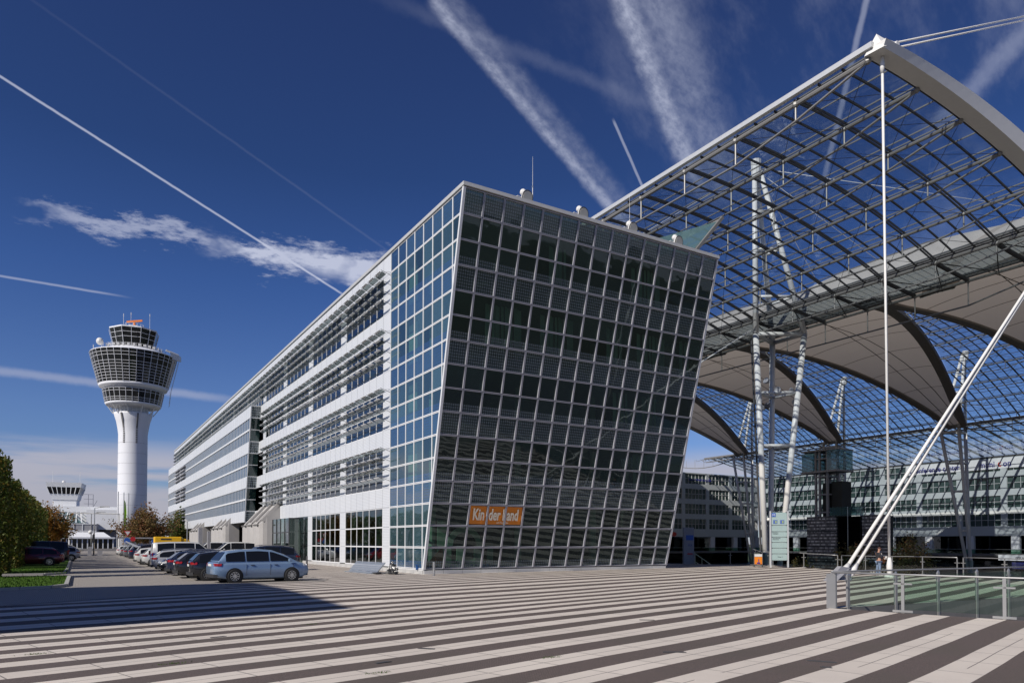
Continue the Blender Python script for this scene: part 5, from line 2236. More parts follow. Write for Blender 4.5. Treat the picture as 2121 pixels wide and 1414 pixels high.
sg_ = mb.build('sloping_glass_roof', 'glass_teal', ot)
mb = MB()
for x in range(-12, 4, 2):
    mb.bar((x + 1.8, -14, 9.75), (x * .75, -.3, 14.4), .35, .3)
mb.build('glazing_bar', 'white_wall', sg_)
mb = MB()
mb.box(-14, 9, -13.8, 0, 0, 9.5)
mb.box(9, 22, -3, 6, 0, 6.5)
mb.build('grey_front', 'grey_cladding', ot)
mb = MB()
for x in range(-14, 9, 3):
    mb.box(x, x + .25, -14.0, -13.8, 0, 9.5)
for z in (3.3, 6.3, 9.2):
    mb.box(-14, 9, -14.02, -13.8, z, z + .3)
mb.build('front_frame', 'white_wall', ot)
mb = MB()
mb.box(4.6, 16.6, -8, 0, 7.2, 15.4)
mb.build('white_box', 'white_wall', ot)
kiosk = thing('entrance_kiosk', 'low white glazed kiosk with a flat roof in front of the old control building', 'kiosk', (1.5, 262, -.1))
mb = MB()
mb.box(-6, 9, -.5, 8, 3.1, 3.6)
mb.hexa([(-5, 0, 3.6), (8, 0, 3.6), (8, 8, 3.6), (-5, 8, 3.6), (-2, 3, 5.2), (6, 3, 5.2), (6, 6, 5.2), (-2, 6, 5.2)])
for k in range(11):
    mb.box(-5.6 + k * 1.4, -5.3 + k * 1.4, 0, .3, 0, 3.1)
mb.build('frame', 'white_wall', kiosk)
mb = MB()
mb.box(-5.4, 8.4, .4, 7.5, 0, 3.1)
mb.build('glazing', 'tower_glass', kiosk)

# ================================================================== TREES
def leaves(mb, rnd, c, rad, n, size, shape='ball', hollow=.45, lump=None):
    for _ in range(n):
        while True:
            u = Vector((rnd.uniform(-1, 1), rnd.uniform(-1, 1), rnd.uniform(-1, 1)))
            if shape == 'box':
                m_ = max(abs(u.x), abs(u.y))
                if m_ > .62 or abs(u.z) > .93:
                    break
            else:
                l_ = u.length
                if hollow < l_ < 1:
                    break
        p = Vector((c[0] + u.x * rad[0], c[1] + u.y * rad[1], c[2] + u.z * rad[2]))
        if lump:
            f_ = noise.noise(p * lump[0])
            if f_ < lump[1]:
                continue
            p += (p - Vector(c)).normalized() * f_ * lump[2]
        s = size * rnd.uniform(.6, 1.3)
        a = Vector((rnd.gauss(0, 1), rnd.gauss(0, 1), rnd.gauss(0, 1))).normalized()
        b = a.orthogonal().normalized()
        b = (b + a.cross(b) * rnd.uniform(-1, 1)).normalized()
        cc_ = a.cross(b)
        mb.add([p - b * s * .5, p + cc_ * s * .32, p + b * s * .5, p - cc_ * s * .32], [[0, 1, 2, 3]])


def tree(name, label, x, y, h, w, leaf, n, size, trunk=1.6, group=None, base=None, seed=0, clumps=9):
    rnd = random.Random(seed + int(x * 10 + y))
    z0 = gz(x, y) if base is None else base
    g = thing(name, label, 'tree', (x, y, z0), 0, group)
    mb = MB()
    mb.tube([(0, 0, -.1), (.05, 0, trunk * .6), (0, .08, trunk), (.1, 0, h * .7)], [w * .035 + .06, w * .03 + .04, w * .025 + .03, .03], 7)
    cl = []
    for k in range(clumps):
        a = 2 * PI * k / clumps * 2.4
        rr = w * .5 * (0.35 + .35 * rnd.random())
        zc = trunk + (h - trunk) * (.22 + .58 * rnd.random())
        c = Vector((rr * math.cos(a), rr * math.sin(a), zc))
        cl.append(c)
        mb.tube([(0, 0, trunk * .8), tuple(c * .5 + Vector((0, 0, trunk * .3))), tuple(c)], [.07, .045, .02], 5)
    mb.build('trunk', 'bark', g)
    tw_, mb = MB(), MB()
    nb = 95
    per = max(6, n // nb)
    for k in range(nb):
        a = rnd.uniform(0, 2 * PI)
        u = rnd.random() ** .8
        reach = w * .5 * rnd.uniform(.55, 1.08)
        rise = (h - trunk) * rnd.uniform(.25, 1.05) * (1 - .35 * u)
        st = Vector((0, 0, trunk * .75 + rnd.random() * (h - trunk) * .35))
        en = Vector((math.cos(a) * reach * u, math.sin(a) * reach * u, min(h * 1.03, trunk * .9 + rise)))
        if en.z < st.z:
            en.z = st.z + .3
        mid = st.lerp(en, .5) + Vector((math.cos(a), math.sin(a), -.3)) * reach * .13
        tw_.tube([st, mid, en], [.04, .025, .01], 4, False)
        for q_ in range(per):
            f_ = rnd.random() ** .6
            p = (st.lerp(mid, f_ * 2) if f_ < .5 else mid.lerp(en, f_ * 2 - 1))
            p = p + Vector((rnd.gauss(0, 1), rnd.gauss(0, 1), rnd.gauss(0, .8))) * w * .045
            leaves(mb, rnd, p, (.05, .05, .05), 1, size, hollow=0)
    tw_.build('twigs', 'bark', g)
    mb.build('crown', leaf, g)
    return g


def hedge_tree(i, x, y, h, rx, ry, n, label):
    rnd = random.Random(40 + i)
    g = thing('clipped_hedge_tree', label, 'hedge tree', (x, y, gz(x, y)), 0, 'clipped hornbeam trees in a row on the left')
    mb = MB()
    mb.tube([(0, 0, 0), (0, 0, h * .8)], .13, 6)
    mb.build('trunk', 'bark', g)
    core = MB()
    core.lathe([(min(rx, ry) * .55, .4), (min(rx, ry) * .62, h * .8), (min(rx, ry) * .3, h * .92)], 0, 0, 7)
    core.build('inner_twigs', 'bark', g)
    lv = MB()
    leaves(lv, rnd, (0, 0, h * .5 + .1), (rx, ry, h * .5), n, .17 if n > 6000 else .22 if n > 3000 else .32, 'box')
    leaves(lv, rnd, (0, 0, h * .5 + .1), (rx * .85, ry * .85, h * .49), n // 3, .26, 'box')
    lv.build('foliage', 'leaf_hedge', g)
    return g


hl = ['nearest tall clipped hedge tree, cut by the left picture edge', 'second clipped hedge tree with a narrow stepped flat top']
Yh = [52.5, 61.5, 66.5, 71.5, 77, 83, 89, 96, 103, 111, 119, 128, 138]
for i, y in enumerate(Yh):
    lab = hl[i] if i < 2 else 'clipped green hedge tree merged into the row behind the second one'
    h_ = (6.9, 6.15, 5.9, 6.1, 6.0, 6.2, 6.1, 6.2, 6.1, 6.2, 6.2, 6.3, 6.3)[i]
    hedge_tree(i, -4.75, y, h_, 1.35, 1.95, 11000 if i < 3 else 5000 if i < 7 else 2000, lab)
hedge_tree(30, -4.6, 46.2, 6.7, 1.2, 1.1, 3500, 'dark shaded clipped hedge tree at the very left edge of the picture')
for i, (x, y, h_, w, leaf, n, s, tr_, l) in enumerate((
        (-3.2, 124, 8.4, 8.0, 'leaf_autumn', 6000, .34, 1.5, 'orange brown autumn tree at the end of the clipped hedge row'),
        (10.2, 139, 8.8, 11.5, 'leaf_rust', 9000, .36, 2.2, 'rust and green autumn tree in front of the control tower shaft'),
        (17.0, 148, 8.8, 9.0, 'leaf_green', 6000, .36, 2.2, 'greener autumn tree between the rusty tree and the white building'),
        (13.2, 205, 7.5, 6.0, 'leaf_green', 1800, .45, 2.0, 'small green tree left of the control tower foot'))):
    tree('autumn_tree', l, x, y, h_, w, leaf, n, s, tr_, seed=i)
for i, (x, y, h_, w, l) in enumerate(((92, 60.5, 7.6, 7.0, 'brownish courtyard tree behind the railing, right of the pavilion'), (98, 56.5, 8.4, 7.5, 'rusty courtyard tree left of the foot of the far right mast'), (76, 57.5, 5.0, 4.0, 'small dark courtyard tree behind the luggage cart'), (84, 50, 3.6, 9, 'low bushy courtyard shrub behind the person at the railing'))):
    tree('courtyard_tree' if i < 3 else 'courtyard_shrub', l, x, y, h_, w, 'leaf_court', 3500, .28, 1.4 if i < 3 else .3, base=-4.2, seed=i + 10, clumps=8)

# ================================================================== CARS
def car(kind, paint, label, x, y, heading, cat='car', group=None):
    T = dict(
        mpv=dict(L=4.58, W=1.76, wb=2.75, wr=.325, belt=1.00, H=1.61, hood=.98, nose=.72, prof=[(-2.12, 1.02), (-1.72, 1.50), (-1.1, 1.585), (-.2, 1.61), (.45, 1.56), (1.05, 1.34), (1.72, .98)], rear=.98, bp=(-.86, .28)),
        estate=dict(L=4.75, W=1.80, wb=2.75, wr=.33, belt=.92, H=1.47, hood=.90, nose=.62, prof=[(-2.22, .96), (-1.72, 1.36), (-1.0, 1.44), (-.1, 1.47), (.4, 1.42), (1.25, .95)], rear=.96, bp=(-.95, .10)),
        hatch=dict(L=4.15, W=1.75, wb=2.55, wr=.315, belt=.93, H=1.48, hood=.92, nose=.62, prof=[(-1.98, .98), (-1.60, 1.38), (-.9, 1.47), (.0, 1.48), (.5, 1.42), (1.25, .97)], rear=.98, bp=(-.85, .12)),
        suv=dict(L=4.7, W=1.88, wb=2.75, wr=.37, belt=1.08, H=1.72, hood=1.07, nose=.72, prof=[(-2.22, 1.10), (-1.86, 1.60), (-1.1, 1.70), (-.1, 1.72), (.4, 1.66), (1.15, 1.12)], rear=1.08, bp=(-.95, .10)),
        van=dict(L=4.9, W=1.92, wb=3.0, wr=.34, belt=1.15, H=1.98, hood=1.12, nose=.80, prof=[(-2.42, 1.18), (-2.34, 1.90), (-1.3, 1.97), (.2, 1.98), (.75, 1.92), (1.62, 1.20)], rear=1.18, bp=(-.95, .45)))[kind]
    L, W = T['L'], T['W']
    g = thing('parked_' + cat, label, cat, (x, y, gz(x, y) + .012 if x > -.5 else gz(x, y) + .05), heading, group)
    hL, hw = L / 2, W / 2
    belt, hood, nose = T['belt'], T['hood'], T['nose']
    prof = T['prof']

    def ztop_low(xx):
        if xx > prof[-1][0]:
            u = (xx - prof[-1][0]) / (hL - prof[-1][0])
            return hood - (hood - nose) * u ** 2.2 - .02
        u = (xx + hL) / (prof[-1][0] + hL)
        return T['rear'] + (belt - T['rear']) * u

    st = [-hL, -hL + .06, -hL + .22, -hL + .5] + [-hL + .5 + (L - 1.0) * k / 12 for k in range(1, 12)] + [hL - .5, hL - .28, hL - .1, hL - .02, hL]
    mb = MB()
    n = 12
    for xx in st:
        e_ = min(1, (hL - abs(xx)) / .62)
        wv = hw * (1 - .20 * (1 - e_) ** 2.2)
        zt_ = ztop_low(xx)
        zb = .20 + .16 * (1 - min(1, (hL - abs(xx)) / .5)) ** 1.5
        if abs(xx) > hL - .01:
            zt_ -= .10
            zb += .05
            wv *= .96
        sec = [(wv * .88, zb), (wv * .98, zb + .10), (wv * 1.0, zb + .5 * (zt_ - zb)), (wv * .985, zt_ - .14), (wv * .93, zt_ - .03), (wv * .70, zt_ + .015)]
        pts = [(xx, s_, z) for s_, z in sec] + [(xx, -s_, z) for s_, z in reversed(sec)]
        mb.v += pts
    for i in range(len(st) - 1):
        for k in range(n):
            k2 = (k + 1) % n
            mb.f.append([i * n + k, (i + 1) * n + k, (i + 1) * n + k2, i * n + k2])
            mb.m.append(0)
    mb.f += [list(range(n)), [(len(st) - 1) * n + k for k in range(n - 1, -1, -1)]]
    mb.m += [0, 0]
    body = mb.build('body', paint, g, smooth=True)
    # greenhouse
    H = T['H']
    tap = .20

    def zr(xx):
        for (a, za), (b, zb2) in zip(prof, prof[1:]):
            if a <= xx <= b:
                return za + (zb2 - za) * (xx - a) / (b - a)
        return belt

    def yy(z, base=hw * .925):
        return base - tap * (max(0, z - belt) / (H - belt)) ** 1.15
    xs_ = []
    for (a, za), (b, zb2) in zip(prof, prof[1:]):
        for k in range(4):
            xs_.append(a + (b - a) * k / 4)
    xs_.append(prof[-1][0])
    mb = MB()
    n = 8
    for xx in xs_:
        z = max(zr(xx), belt + .001)
        b0 = ztop_low(xx) - .06
        y1 = yy(z - .04)
        sec = [(hw * .925, b0), (hw * .925 if z < belt + .1 else yy(belt + .02), min(belt, z)), (y1, z - .035), (y1 - .14, z)]
        mb.v += [(xx, s_, zz) for s_, zz in sec] + [(xx, -s_, zz) for s_, zz in reversed(sec)]
    for i in range(len(xs_) - 1):
        for k in range(n - 1):
            mb.f.append([i * n + k, (i + 1) * n + k, (i + 1) * n + k + 1, i * n + k + 1])
            mb.m.append(0)
    mb.build('roof', paint, g, smooth=True)
    # side windows, split at the pillars
    xr0 = prof[0][0] + .30
    xf0 = prof[-1][0] - .06
    cuts = [xr0] + list(T['bp']) + [xf0]
    for s_ in (1, -1):
        for a, b in zip(cuts, cuts[1:]):
            top, bot = [], []
            m_ = 8
            a2, b2 = a + .035, b - .035
            for k in range(m_ + 1):
                xx = a2 + (b2 - a2) * k / m_
                zt_ = zr(xx) - .095
                if zt_ > belt + .03:
                    top.append((xx, s_ * (yy(zt_) + .008), zt_))
                    bot.append((xx, s_ * (yy(belt + .02) + .010), belt + .02))
            if len(top) < 2:
                continue
            mb = MB()
            mb.add(bot + top[::-1], [list(range(len(bot) * 2))])
            mb.build('side_window', 'car_window', g)
    # windscreen and rear window
    (xa_, za), (xb_, zb2) = prof[-1], prof[-2]
    if kind == 'mpv':
        xb_, zb2 = prof[-3]
    mb = MB()
    f0, f1 = .06, .94
    P0 = (xa_ + (xb_ - xa_) * f0 + .012, za + (zb2 - za) * f0 + .02)
    P1 = (xa_ + (xb_ - xa_) * f1 + .012, za + (zb2 - za) * f1 + .02)
    y0_, y1_ = yy(P0[1]) - .07, yy(P1[1]) - .10
    mb.quad((P0[0], y0_, P0[1]), (P1[0], y1_, P1[1]), (P1[0], -y1_, P1[1]), (P0[0], -y0_, P0[1]))
    mb.build('windscreen', 'car_window', g)
    (xa_, za), (xb_, zb2) = prof[0], prof[1]
    P0 = (xa_ + (xb_ - xa_) * .10 - .014, za + (zb2 - za) * .10 + .012)
    P1 = (xa_ + (xb_ - xa_) * .90 - .014, za + (zb2 - za) * .90 + .012)
    y0_, y1_ = yy(P0[1]) - .08, yy(P1[1]) - .12
    mb = MB()
    mb.quad((P0[0], -y0_, P0[1]), (P1[0], -y1_, P1[1]), (P1[0], y1_, P1[1]), (P0[0], y0_, P0[1]))
    mb.build('rear_window', 'car_window', g)
    # wheels
    wr = T['wr']
    for xx in (-T['wb'] / 2 - .02, T['wb'] / 2 - .02):
        for s_ in (1, -1):
            ar = MB()
            ar.lathe([(wr + .075, -.02), (wr + .075, .01)], 0, 0, 22)
            ar.v = [(a + xx, s_ * (hw + b2_ - .006) if s_ > 0 else -(hw + b2_ - .006), c + wr) for a, c, b2_ in ar.v]
            ar.build('wheel_arch', 'rubber', g)
            w_ = MB()
            w_.lathe([(wr * .60, .012), (wr * .72, .03), (wr * .95, .026), (wr, .0), (wr, -.16)], 0, 0, 24)
            w_.v = [(a, s_ * b2_, c) for a, c, b2_ in w_.v]
            wh_ = w_.build('wheel', 'rubber', g, (xx, s_ * (hw + .008), wr))
            r_ = MB()
            r_.lathe([(wr * .66, .036), (wr * .60, .036), (wr * .60, .02)], 0, 0, 24, False)
            for k in range(10):
                a = 2 * PI * k / 10
                r_.bar((wr * .08 * math.cos(a), wr * .08 * math.sin(a), .034), (wr * .62 * math.cos(a), wr * .62 * math.sin(a), .034), .035, .02)
            r_.lathe([(.06, .03), (.06, .045)], 0, 0, 10)
            r_.v = [(a, s_ * b2_, c) for a, c, b2_ in r_.v]
            r_.build('rim', 'chrome', wh_)
    # lamps, plate, bumper strips, mirrors, door lines
    zl_ = T['rear'] - .13 if kind != 'van' else 1.0
    for s_ in (1, -1):
        mb = MB()
        hh = .068 if kind != 'van' else .16
        mb.hexa([(-hL - .004, s_ * hw * .50, zl_ - hh), (-hL + .44, s_ * (hw * .985 + .006), zl_ + hh * .1), (-hL + .44, s_ * (hw * .97), zl_ + hh * .1), (-hL + .1, s_ * hw * .5, zl_ - hh),
                 (-hL + .04, s_ * hw * .50, zl_ + hh), (-hL + .52, s_ * (hw * .965 + .006), zl_ + hh), (-hL + .5, s_ * (hw * .94), zl_ + hh), (-hL + .14, s_ * hw * .5, zl_ + hh)]) if kind != 'van' else mb.box(-hL - .012, -hL + .14, min(s_ * hw * .84, s_ * hw * .955), max(s_ * hw * .84, s_ * hw * .955), zl_ - .22, zl_ + .16)
        mb2_ = MB()
        # corner block that follows the rounded corner
        a = [(-hL - .0, hw * .62), (-hL + .03, hw * .80), (-hL + .16, hw * .90), (-hL + .30, hw * .955)]
        for (x0_, y0_2), (x1_, y1_2) in zip(a, a[1:]):
            zz = zl_ + .02
            mb2_.hexa([(x0_ - .012, s_ * (y0_2 + .004), zz - hh), (x1_ - .012, s_ * (y1_2 + .012), zz - hh * .7), (x1_ + .05, s_ * (y1_2 - .03), zz - hh * .7), (x0_ + .05, s_ * (y0_2 - .03), zz - hh),
                       (x0_ + .012, s_ * (y0_2 + .0), zz + hh), (x1_ + .01, s_ * (y1_2 + .006), zz + hh * .8), (x1_ + .05, s_ * (y1_2 - .05), zz + hh * .8), (x0_ + .06, s_ * (y0_2 - .05), zz + hh)])
        (mb2_ if kind != 'van' else mb).build('tail_lamp', 'lamp_red', g)
        mb = MB()
        a = [(hL - .02, hw * .50), (hL - .10, hw * .80), (hL - .30, hw * .93), (hL - .62, hw * .975)]
        for (x0_, y0_2), (x1_, y1_2) in zip(a, a[1:]):
            zz = nose + .02
            zz2 = nose + .04
            mb.hexa([(x0_ + .015, s_ * y0_2, zz - .07), (x1_ + .015, s_ * (y1_2 + .012), zz2 - .04), (x1_ - .05, s_ * (y1_2 - .05), zz2 - .04), (x0_ - .06, s_ * (y0_2 - .04), zz - .07),
                     (x0_ - .03, s_ * y0_2, zz + .07), (x1_ - .01, s_ * (y1_2 + .004), zz2 + .10), (x1_ - .06, s_ * (y1_2 - .05), zz2 + .10), (x0_ - .08, s_ * (y0_2 - .04), zz + .07)])
        mb.build('headlight', 'lamp_clear', g)
        mb = MB()
        mb.obox((xf0 - .42, s_ * (hw + .09), belt + .06), .07, .10, .07)
        mb.build('wing_mirror', paint, g, bevel=.02)
        mb = MB()
        for xx in (T['bp'][0] + .02, T['bp'][1] + .02, xf0 - .22):
            mb.box(xx - .006, xx + .006, min(s_ * hw * .97, s_ * (hw * 1.0 + .004)), max(s_ * hw * .97, s_ * (hw * 1.0 + .004)), .36, belt - .12)
        for xx in (T['bp'][0] + .22, T['bp'][1] + .22):
            mb.box(xx, xx + .17, min(s_ * hw * .95, s_ * (hw + .014)), max(s_ * hw * .95, s_ * (hw + .014)), belt - .17, belt - .14)
        mb.build('door_line', 'joint_dark', g)
    mb = MB()
    mb.box(-hL - .022, -hL, -.26, .26, .72 if kind != 'mpv' else .80, .83 if kind != 'mpv' else .91)
    mb.build('number_plate', 'plate_white', g)
    mb = MB()
    mb.hexa([(-hL - .03, -hw * .8, .27), (-hL + .12, -hw * .9, .27), (-hL + .12, hw * .9, .27), (-hL - .03, hw * .8, .27), (-hL - .03, -hw * .8, .42), (-hL + .12, -hw * .9, .42), (-hL + .12, hw * .9, .42), (-hL - .03, hw * .8, .42)])
    mb.hexa([(hL - .10, -hw * .7, .27), (hL + .02, -hw * .6, .27), (hL + .02, hw * .6, .27), (hL - .10, hw * .7, .27), (hL - .10, -hw * .7, .44), (hL + .025, -hw * .6, .44), (hL + .025, hw * .6, .44), (hL - .10, hw * .7, .44)])
    mb.build('bumper_insert', 'plastic_dark', g)
    mb = MB()
    mb.box(-hL + .3, hL - .3, -hw * .8, hw * .8, .14, .32)
    mb.build('underbody', 'rubber', g)
    if kind in ('estate', 'suv'):
        mb = MB()
        for s_ in (1, -1):
            mb.tube([(-1.6, s_ * (hw * .62), H - .04), (-.9, s_ * hw * .62, H + .03), (.1, s_ * hw * .62, H + .045), (.45, s_ * hw * .62, H - .02)], .018, 5)
        mb.build('roof_rail', 'chrome', g)
    return g


RG = 'cars parked along the white building'
c = car('mpv', 'paint_blue', 'light blue people carrier parked nearest the camera on the striped paving', 7.75, 37.1, R(6), 'car', RG)
car('hatch', 'paint_black', 'black hatchback mostly hidden behind the light blue people carrier', 7.0, 40.1, 0, 'car', RG)
car('estate', 'paint_black', 'black estate car with roof rails, second car behind the light blue people carrier', 6.95, 43.0, R(-1), 'car', RG)
car('estate', 'paint_navy', 'dark navy estate car with its red lamp showing beside the nearer black estate', 6.9, 46.6, 0, 'car', RG)
car('hatch', 'paint_black', 'small black car parked nose to the road beside the silver estate', 6.5, 50.2, PI, 'car', RG)
car('estate', 'paint_silver', 'silver estate car parked in front of the white and blue van', 6.7, 54.3, R(-1), 'car', RG)
vn = car('van', 'paint_white', 'white van with blue lower side and dark windows, rising above the other cars', 7.2, 59.5, 0, 'van', RG)
mb = MB()
mb.box(-2.40, 1.3, -.972, -.966, .50, 1.12)
mb.box(-2.462, -2.45, -.80, .80, .50, 1.1)
mb.build('blue_side_panel', 'paint_van_blue', vn)
car('hatch', 'paint_white', 'white hatchback directly behind the white and blue van', 6.6, 65.0, 0, 'car', RG)
w2 = car('hatch', 'paint_white', 'white hatchback with its tailgate standing open', 6.4, 70.5, 0, 'car', RG)
mb = MB()
mb.hexa([(-2.0, -.6, 1.5), (-2.75, -.55, 1.95), (-2.75, .55, 1.95), (-2.0, .6, 1.5), (-1.6, -.6, 1.52), (-2.7, -.55, 2.02), (-2.7, .55, 2.02), (-1.6, .6, 1.52)])
mb.build('open_tailgate', 'paint_white', w2)
car('hatch', 'paint_red', 'bright red small car in the middle of the parked row', 7.1, 77.0, 0, 'car', RG)
car('suv', 'paint_black', 'black off-road car beyond the red one', 7.5, 82.5, 0, 'car', RG)
car('suv', 'paint_navy', 'dark blue tall car with silver rear window behind the black off-road car', 7.3, 89.5, 0, 'car', RG)
car('mpv', 'paint_grey', 'grey people carrier in the far half of the parked row', 7.1, 97.0, 0, 'car', RG)
car('hatch', 'paint_grey', 'dark grey hatchback next to last in the parked row', 7.0, 106.0, 0, 'car', RG)
car('hatch', 'paint_white', 'white hatchback at the far end of the parked row beside the road sign', 6.9, 115.0, 0, 'car', RG)
car('suv', 'paint_navy', 'dark car with roof rails parked nose to nose behind the black estates', 11.2, 52.0, PI, 'car', 'cars standing close to the concrete shells')
car('van', 'paint_white', 'white delivery van roof showing above the left part of the white and blue van', 14.0, 92.0, PI, 'van', 'cars standing close to the concrete shells')
car('van', 'paint_white', 'white delivery van roof showing in front of the farthest concrete shells', 14.2, 80.0, PI, 'van', 'cars standing close to the concrete shells')
LG = 'cars parked below the hedge trees'
car('estate', 'paint_maroon', 'dark red estate car parked on the lawn edge below the hedge trees', -3.2, 69.0, PI, 'car', LG)
car('van', 'paint_black', 'black van parked between the dark red estate and the orange tree', -3.0, 78.5, PI, 'van', LG)
car('hatch', 'paint_silver', 'small silver blue car behind the black van on the left', -1.7, 86.5, PI, 'car', LG)
car('estate', 'paint_beige', 'pale estate car standing side on at the far end of the road', -1.3, 152.0, R(2), 'car', LG)

# yellow lorry
ly = thing('yellow_lorry', 'yellow box lorry half hidden behind the parked cars in front of the autumn trees', 'lorry', (11.8, 118, 0), 0)
mb = MB()
mb.box(-2.0, 1.6, -1.1, 1.1, .8, 2.75)
mb.build('box_body', 'yellow', ly, bevel=.08)
mb = MB()
mb.hexa([(1.7, -1.0, .6), (3.9, -1.0, .6), (3.9, 1.0, .6), (1.7, 1.0, .6), (1.7, -1.0, 2.5), (2.5, -.95, 2.4), (2.5, .95, 2.4), (1.7, 1.0, 2.5)])
mb.build('cab', 'yellow', ly, bevel=.1)
mb = MB()
for x in (-1.3, 2.9):
    for y in (-1.08, .93):
        mb.tube([(x, y, .48), (x, y + .15, .48)], .48, 14)
mb.build('wheel', 'rubber', ly)
mb = MB()
mb.box(-1.2, .2, -1.125, -1.11, 2.3, 2.5)
mb.build('dark_stripe', 'letter_dark', ly)
bs = thing('bus_shelter', 'low shelter with a blue end panel behind the far parked cars', 'shelter', (7.8, 128, 0))
mb = MB()
mb.box(-2.5, 4.5, -.8, .8, 2.5, 2.7)
for x in (-2.3, 0, 2.2, 4.3):
    mb.tube([(x, 0, 0), (x, 0, 2.5)], .06, 6)
mb.build('frame', 'grey_cladding', bs)
mb = MB()
mb.box(2.4, 4.4, -.75, -.7, .7, 2.4)
mb.build('blue_panel', 'blue_sign', bs)

# ================================================================== STREET FURNITURE ON THE LEFT
def lamp(x, y, h, label, arms=True):
    g = thing('street_lamp', label, 'street lamp', (x, y, 0), 0, 'street lamps on the left')
    mb = MB()
    mb.tube([(0, 0, 0), (0, 0, h)], [.09, .06], 8)
    mb.build('pole', 'stainless', g)
    if arms:
        mb = MB()
        mb.tube([(0, 0, h), (.5, 0, h + .12), (1.6, 0, h + .25)], .05, 6)
        mb.obox((1.3, 0, h + .25), .65, .16, .07)
        mb.build('lamp_head', 'plate_white', g)
    else:
        mb = MB()
        mb.tube([(0, 0, h - .1), (-.25, 0, h + .15)], [.16, .11], 8)
        mb.build('lamp_head', 'plate_white', g)
    return g


lamp(2.3, 124, 7.0, 'street lamp with a flat head pointing right, at the end of the road')
l2 = lamp(2.0, 131, 6.4, 'street lamp with a round white globe halfway up, beside the taller lamp')
mb = MB()
mb.ball((-.1, -.2, 3.5), .32, 8)
mb.build('globe', 'globe', l2)
lamp(11.6, 96, 4.6, 'short lamp post with a small slanted head in front of the green tree', False)
g = thing('traffic_signal', 'slim black traffic signal with a small white box at the road island', 'traffic light', (2.1, 118, 0))
mb = MB()
mb.tube([(0, 0, 0), (0, 0, 3.2)], .06, 8)
mb.build('pole', 'joint_dark', g)
mb = MB()
mb.box(-.16, .16, -.12, .12, 1.9, 3.0)
mb.build('signal_head', 'plastic_dark', g, bevel=.03)
mb = MB()
mb.box(-.7, -.2, -.3, .3, 0, 1.3)
mb.box(.5, 1.1, -.3, .3, 0, .7)
mb.build('control_box', 'grey_cladding', g)
g = thing('road_sign', 'post with a white red triangle above a blue disc, left of the lorry', 'road sign', (5.6, 104, 0))
mb = MB()
mb.tube([(0, 0, 0), (0, 0, 3.4)], .04, 6)
mb.build('post', 'stainless', g)
mb = MB()
mb.add([(-.45, -.06, 3.4), (.45, -.06, 3.4), (0, -.06, 2.62), (-.45, -.02, 3.4), (.45, -.02, 3.4), (0, -.02, 2.62)], [[0, 2, 1], [3, 4, 5], [0, 1, 4, 3], [1, 2, 5, 4], [2, 0, 3, 5]])
tri = mb.build('triangle_rim', 'red_sign', g)
mb = MB()
mb.add([(-.30, -.07, 3.31), (.30, -.07, 3.31), (0, -.07, 2.80)], [[0, 2, 1]])
mb.build('triangle_face', 'plate_white', tri)
mb = MB()
mb.tube([(-.05, -.08, 2.15), (-.05, -.05, 2.15)], .36, 18)
mb.build('blue_disc', 'blue_sign', g)
mb = MB()
mb.tube([(.6, -.08, 2.35), (.6, -.05, 2.35)], .30, 18)
mb.build('red_disc', 'red_sign', g)
for i, (x, y, l) in enumerate(((6.5, 150, 'tall bare flag pole left of the green banner'), (7.5, 152, 'flag pole carrying the lime green banner'), (8.4, 154, 'tall bare flag pole right of the green banner'))):
    g = thing('flag_pole', l, 'flag pole', (x, y, 0), 0, 'flag poles beside the tower')
    mb = MB()
    mb.tube([(0, 0, 0), (0, 0, 11.2)], .07, 6)
    mb.build('pole', 'stainless', g)
    if i == 1:
        mb = MB()
        mb.add([(.08, 0, 9.8), (.30, .1, 9.3), (.45, -.1, 7.5), (.35, .1, 5.0), (.08, 0, 4.0)], [[0, 1, 2, 3, 4]])
        mb.build('banner', 'flag_green', g)
g = thing('gantry', 'white height barrier frame over the far end of the road', 'barrier', (2.8, 170, 0))
mb = MB()
mb.tube([(-4, 0, 0), (-4, 0, 7.8), (4.8, 0, 7.8), (4.8, 0, 0)], .16, 6)
mb.build('frame', 'white_steel', g)
for x, y, l in ((9.0, 66, 'left one of the two square grey posts behind the van'), (12.9, 88, 'right one of the two square grey posts behind the van')):
    g = tag(MB().box(-.16, .16, -.16, .16, 0, 3.2).build('grey_post', 'grey_cladding', None, (x, y, 0), bevel=.02), l, 'post', 'square grey posts behind the parked van')
# ================================================================== ITEMS ON THE PLAZA
def bollard(x, y, h, r_, mat, label):
    g = thing('bollard', label, 'bollard', (x, y, gz(x, y)), 0, 'bollards in front of the building')
    mb = MB()
    mb.lathe([(r_, 0), (r_, h - .01), (r_ - .01, h)], 0, 0, 16)
    mb.build('post', mat, g, smooth=False)
    mb = MB()
    mb.lathe([(r_ + .03, 0), (r_ + .03, .012)], 0, 0, 16)
    mb.build('base_ring', 'stainless', g)


bollard(18.05, 38.75, .80, .075, 'stainless', 'stainless steel bollard in front of the leaning glass corner')
bollard(15.9, 58.2, .85, .07, 'joint_dark', 'short black bollard at the wall beside the dark entrance')
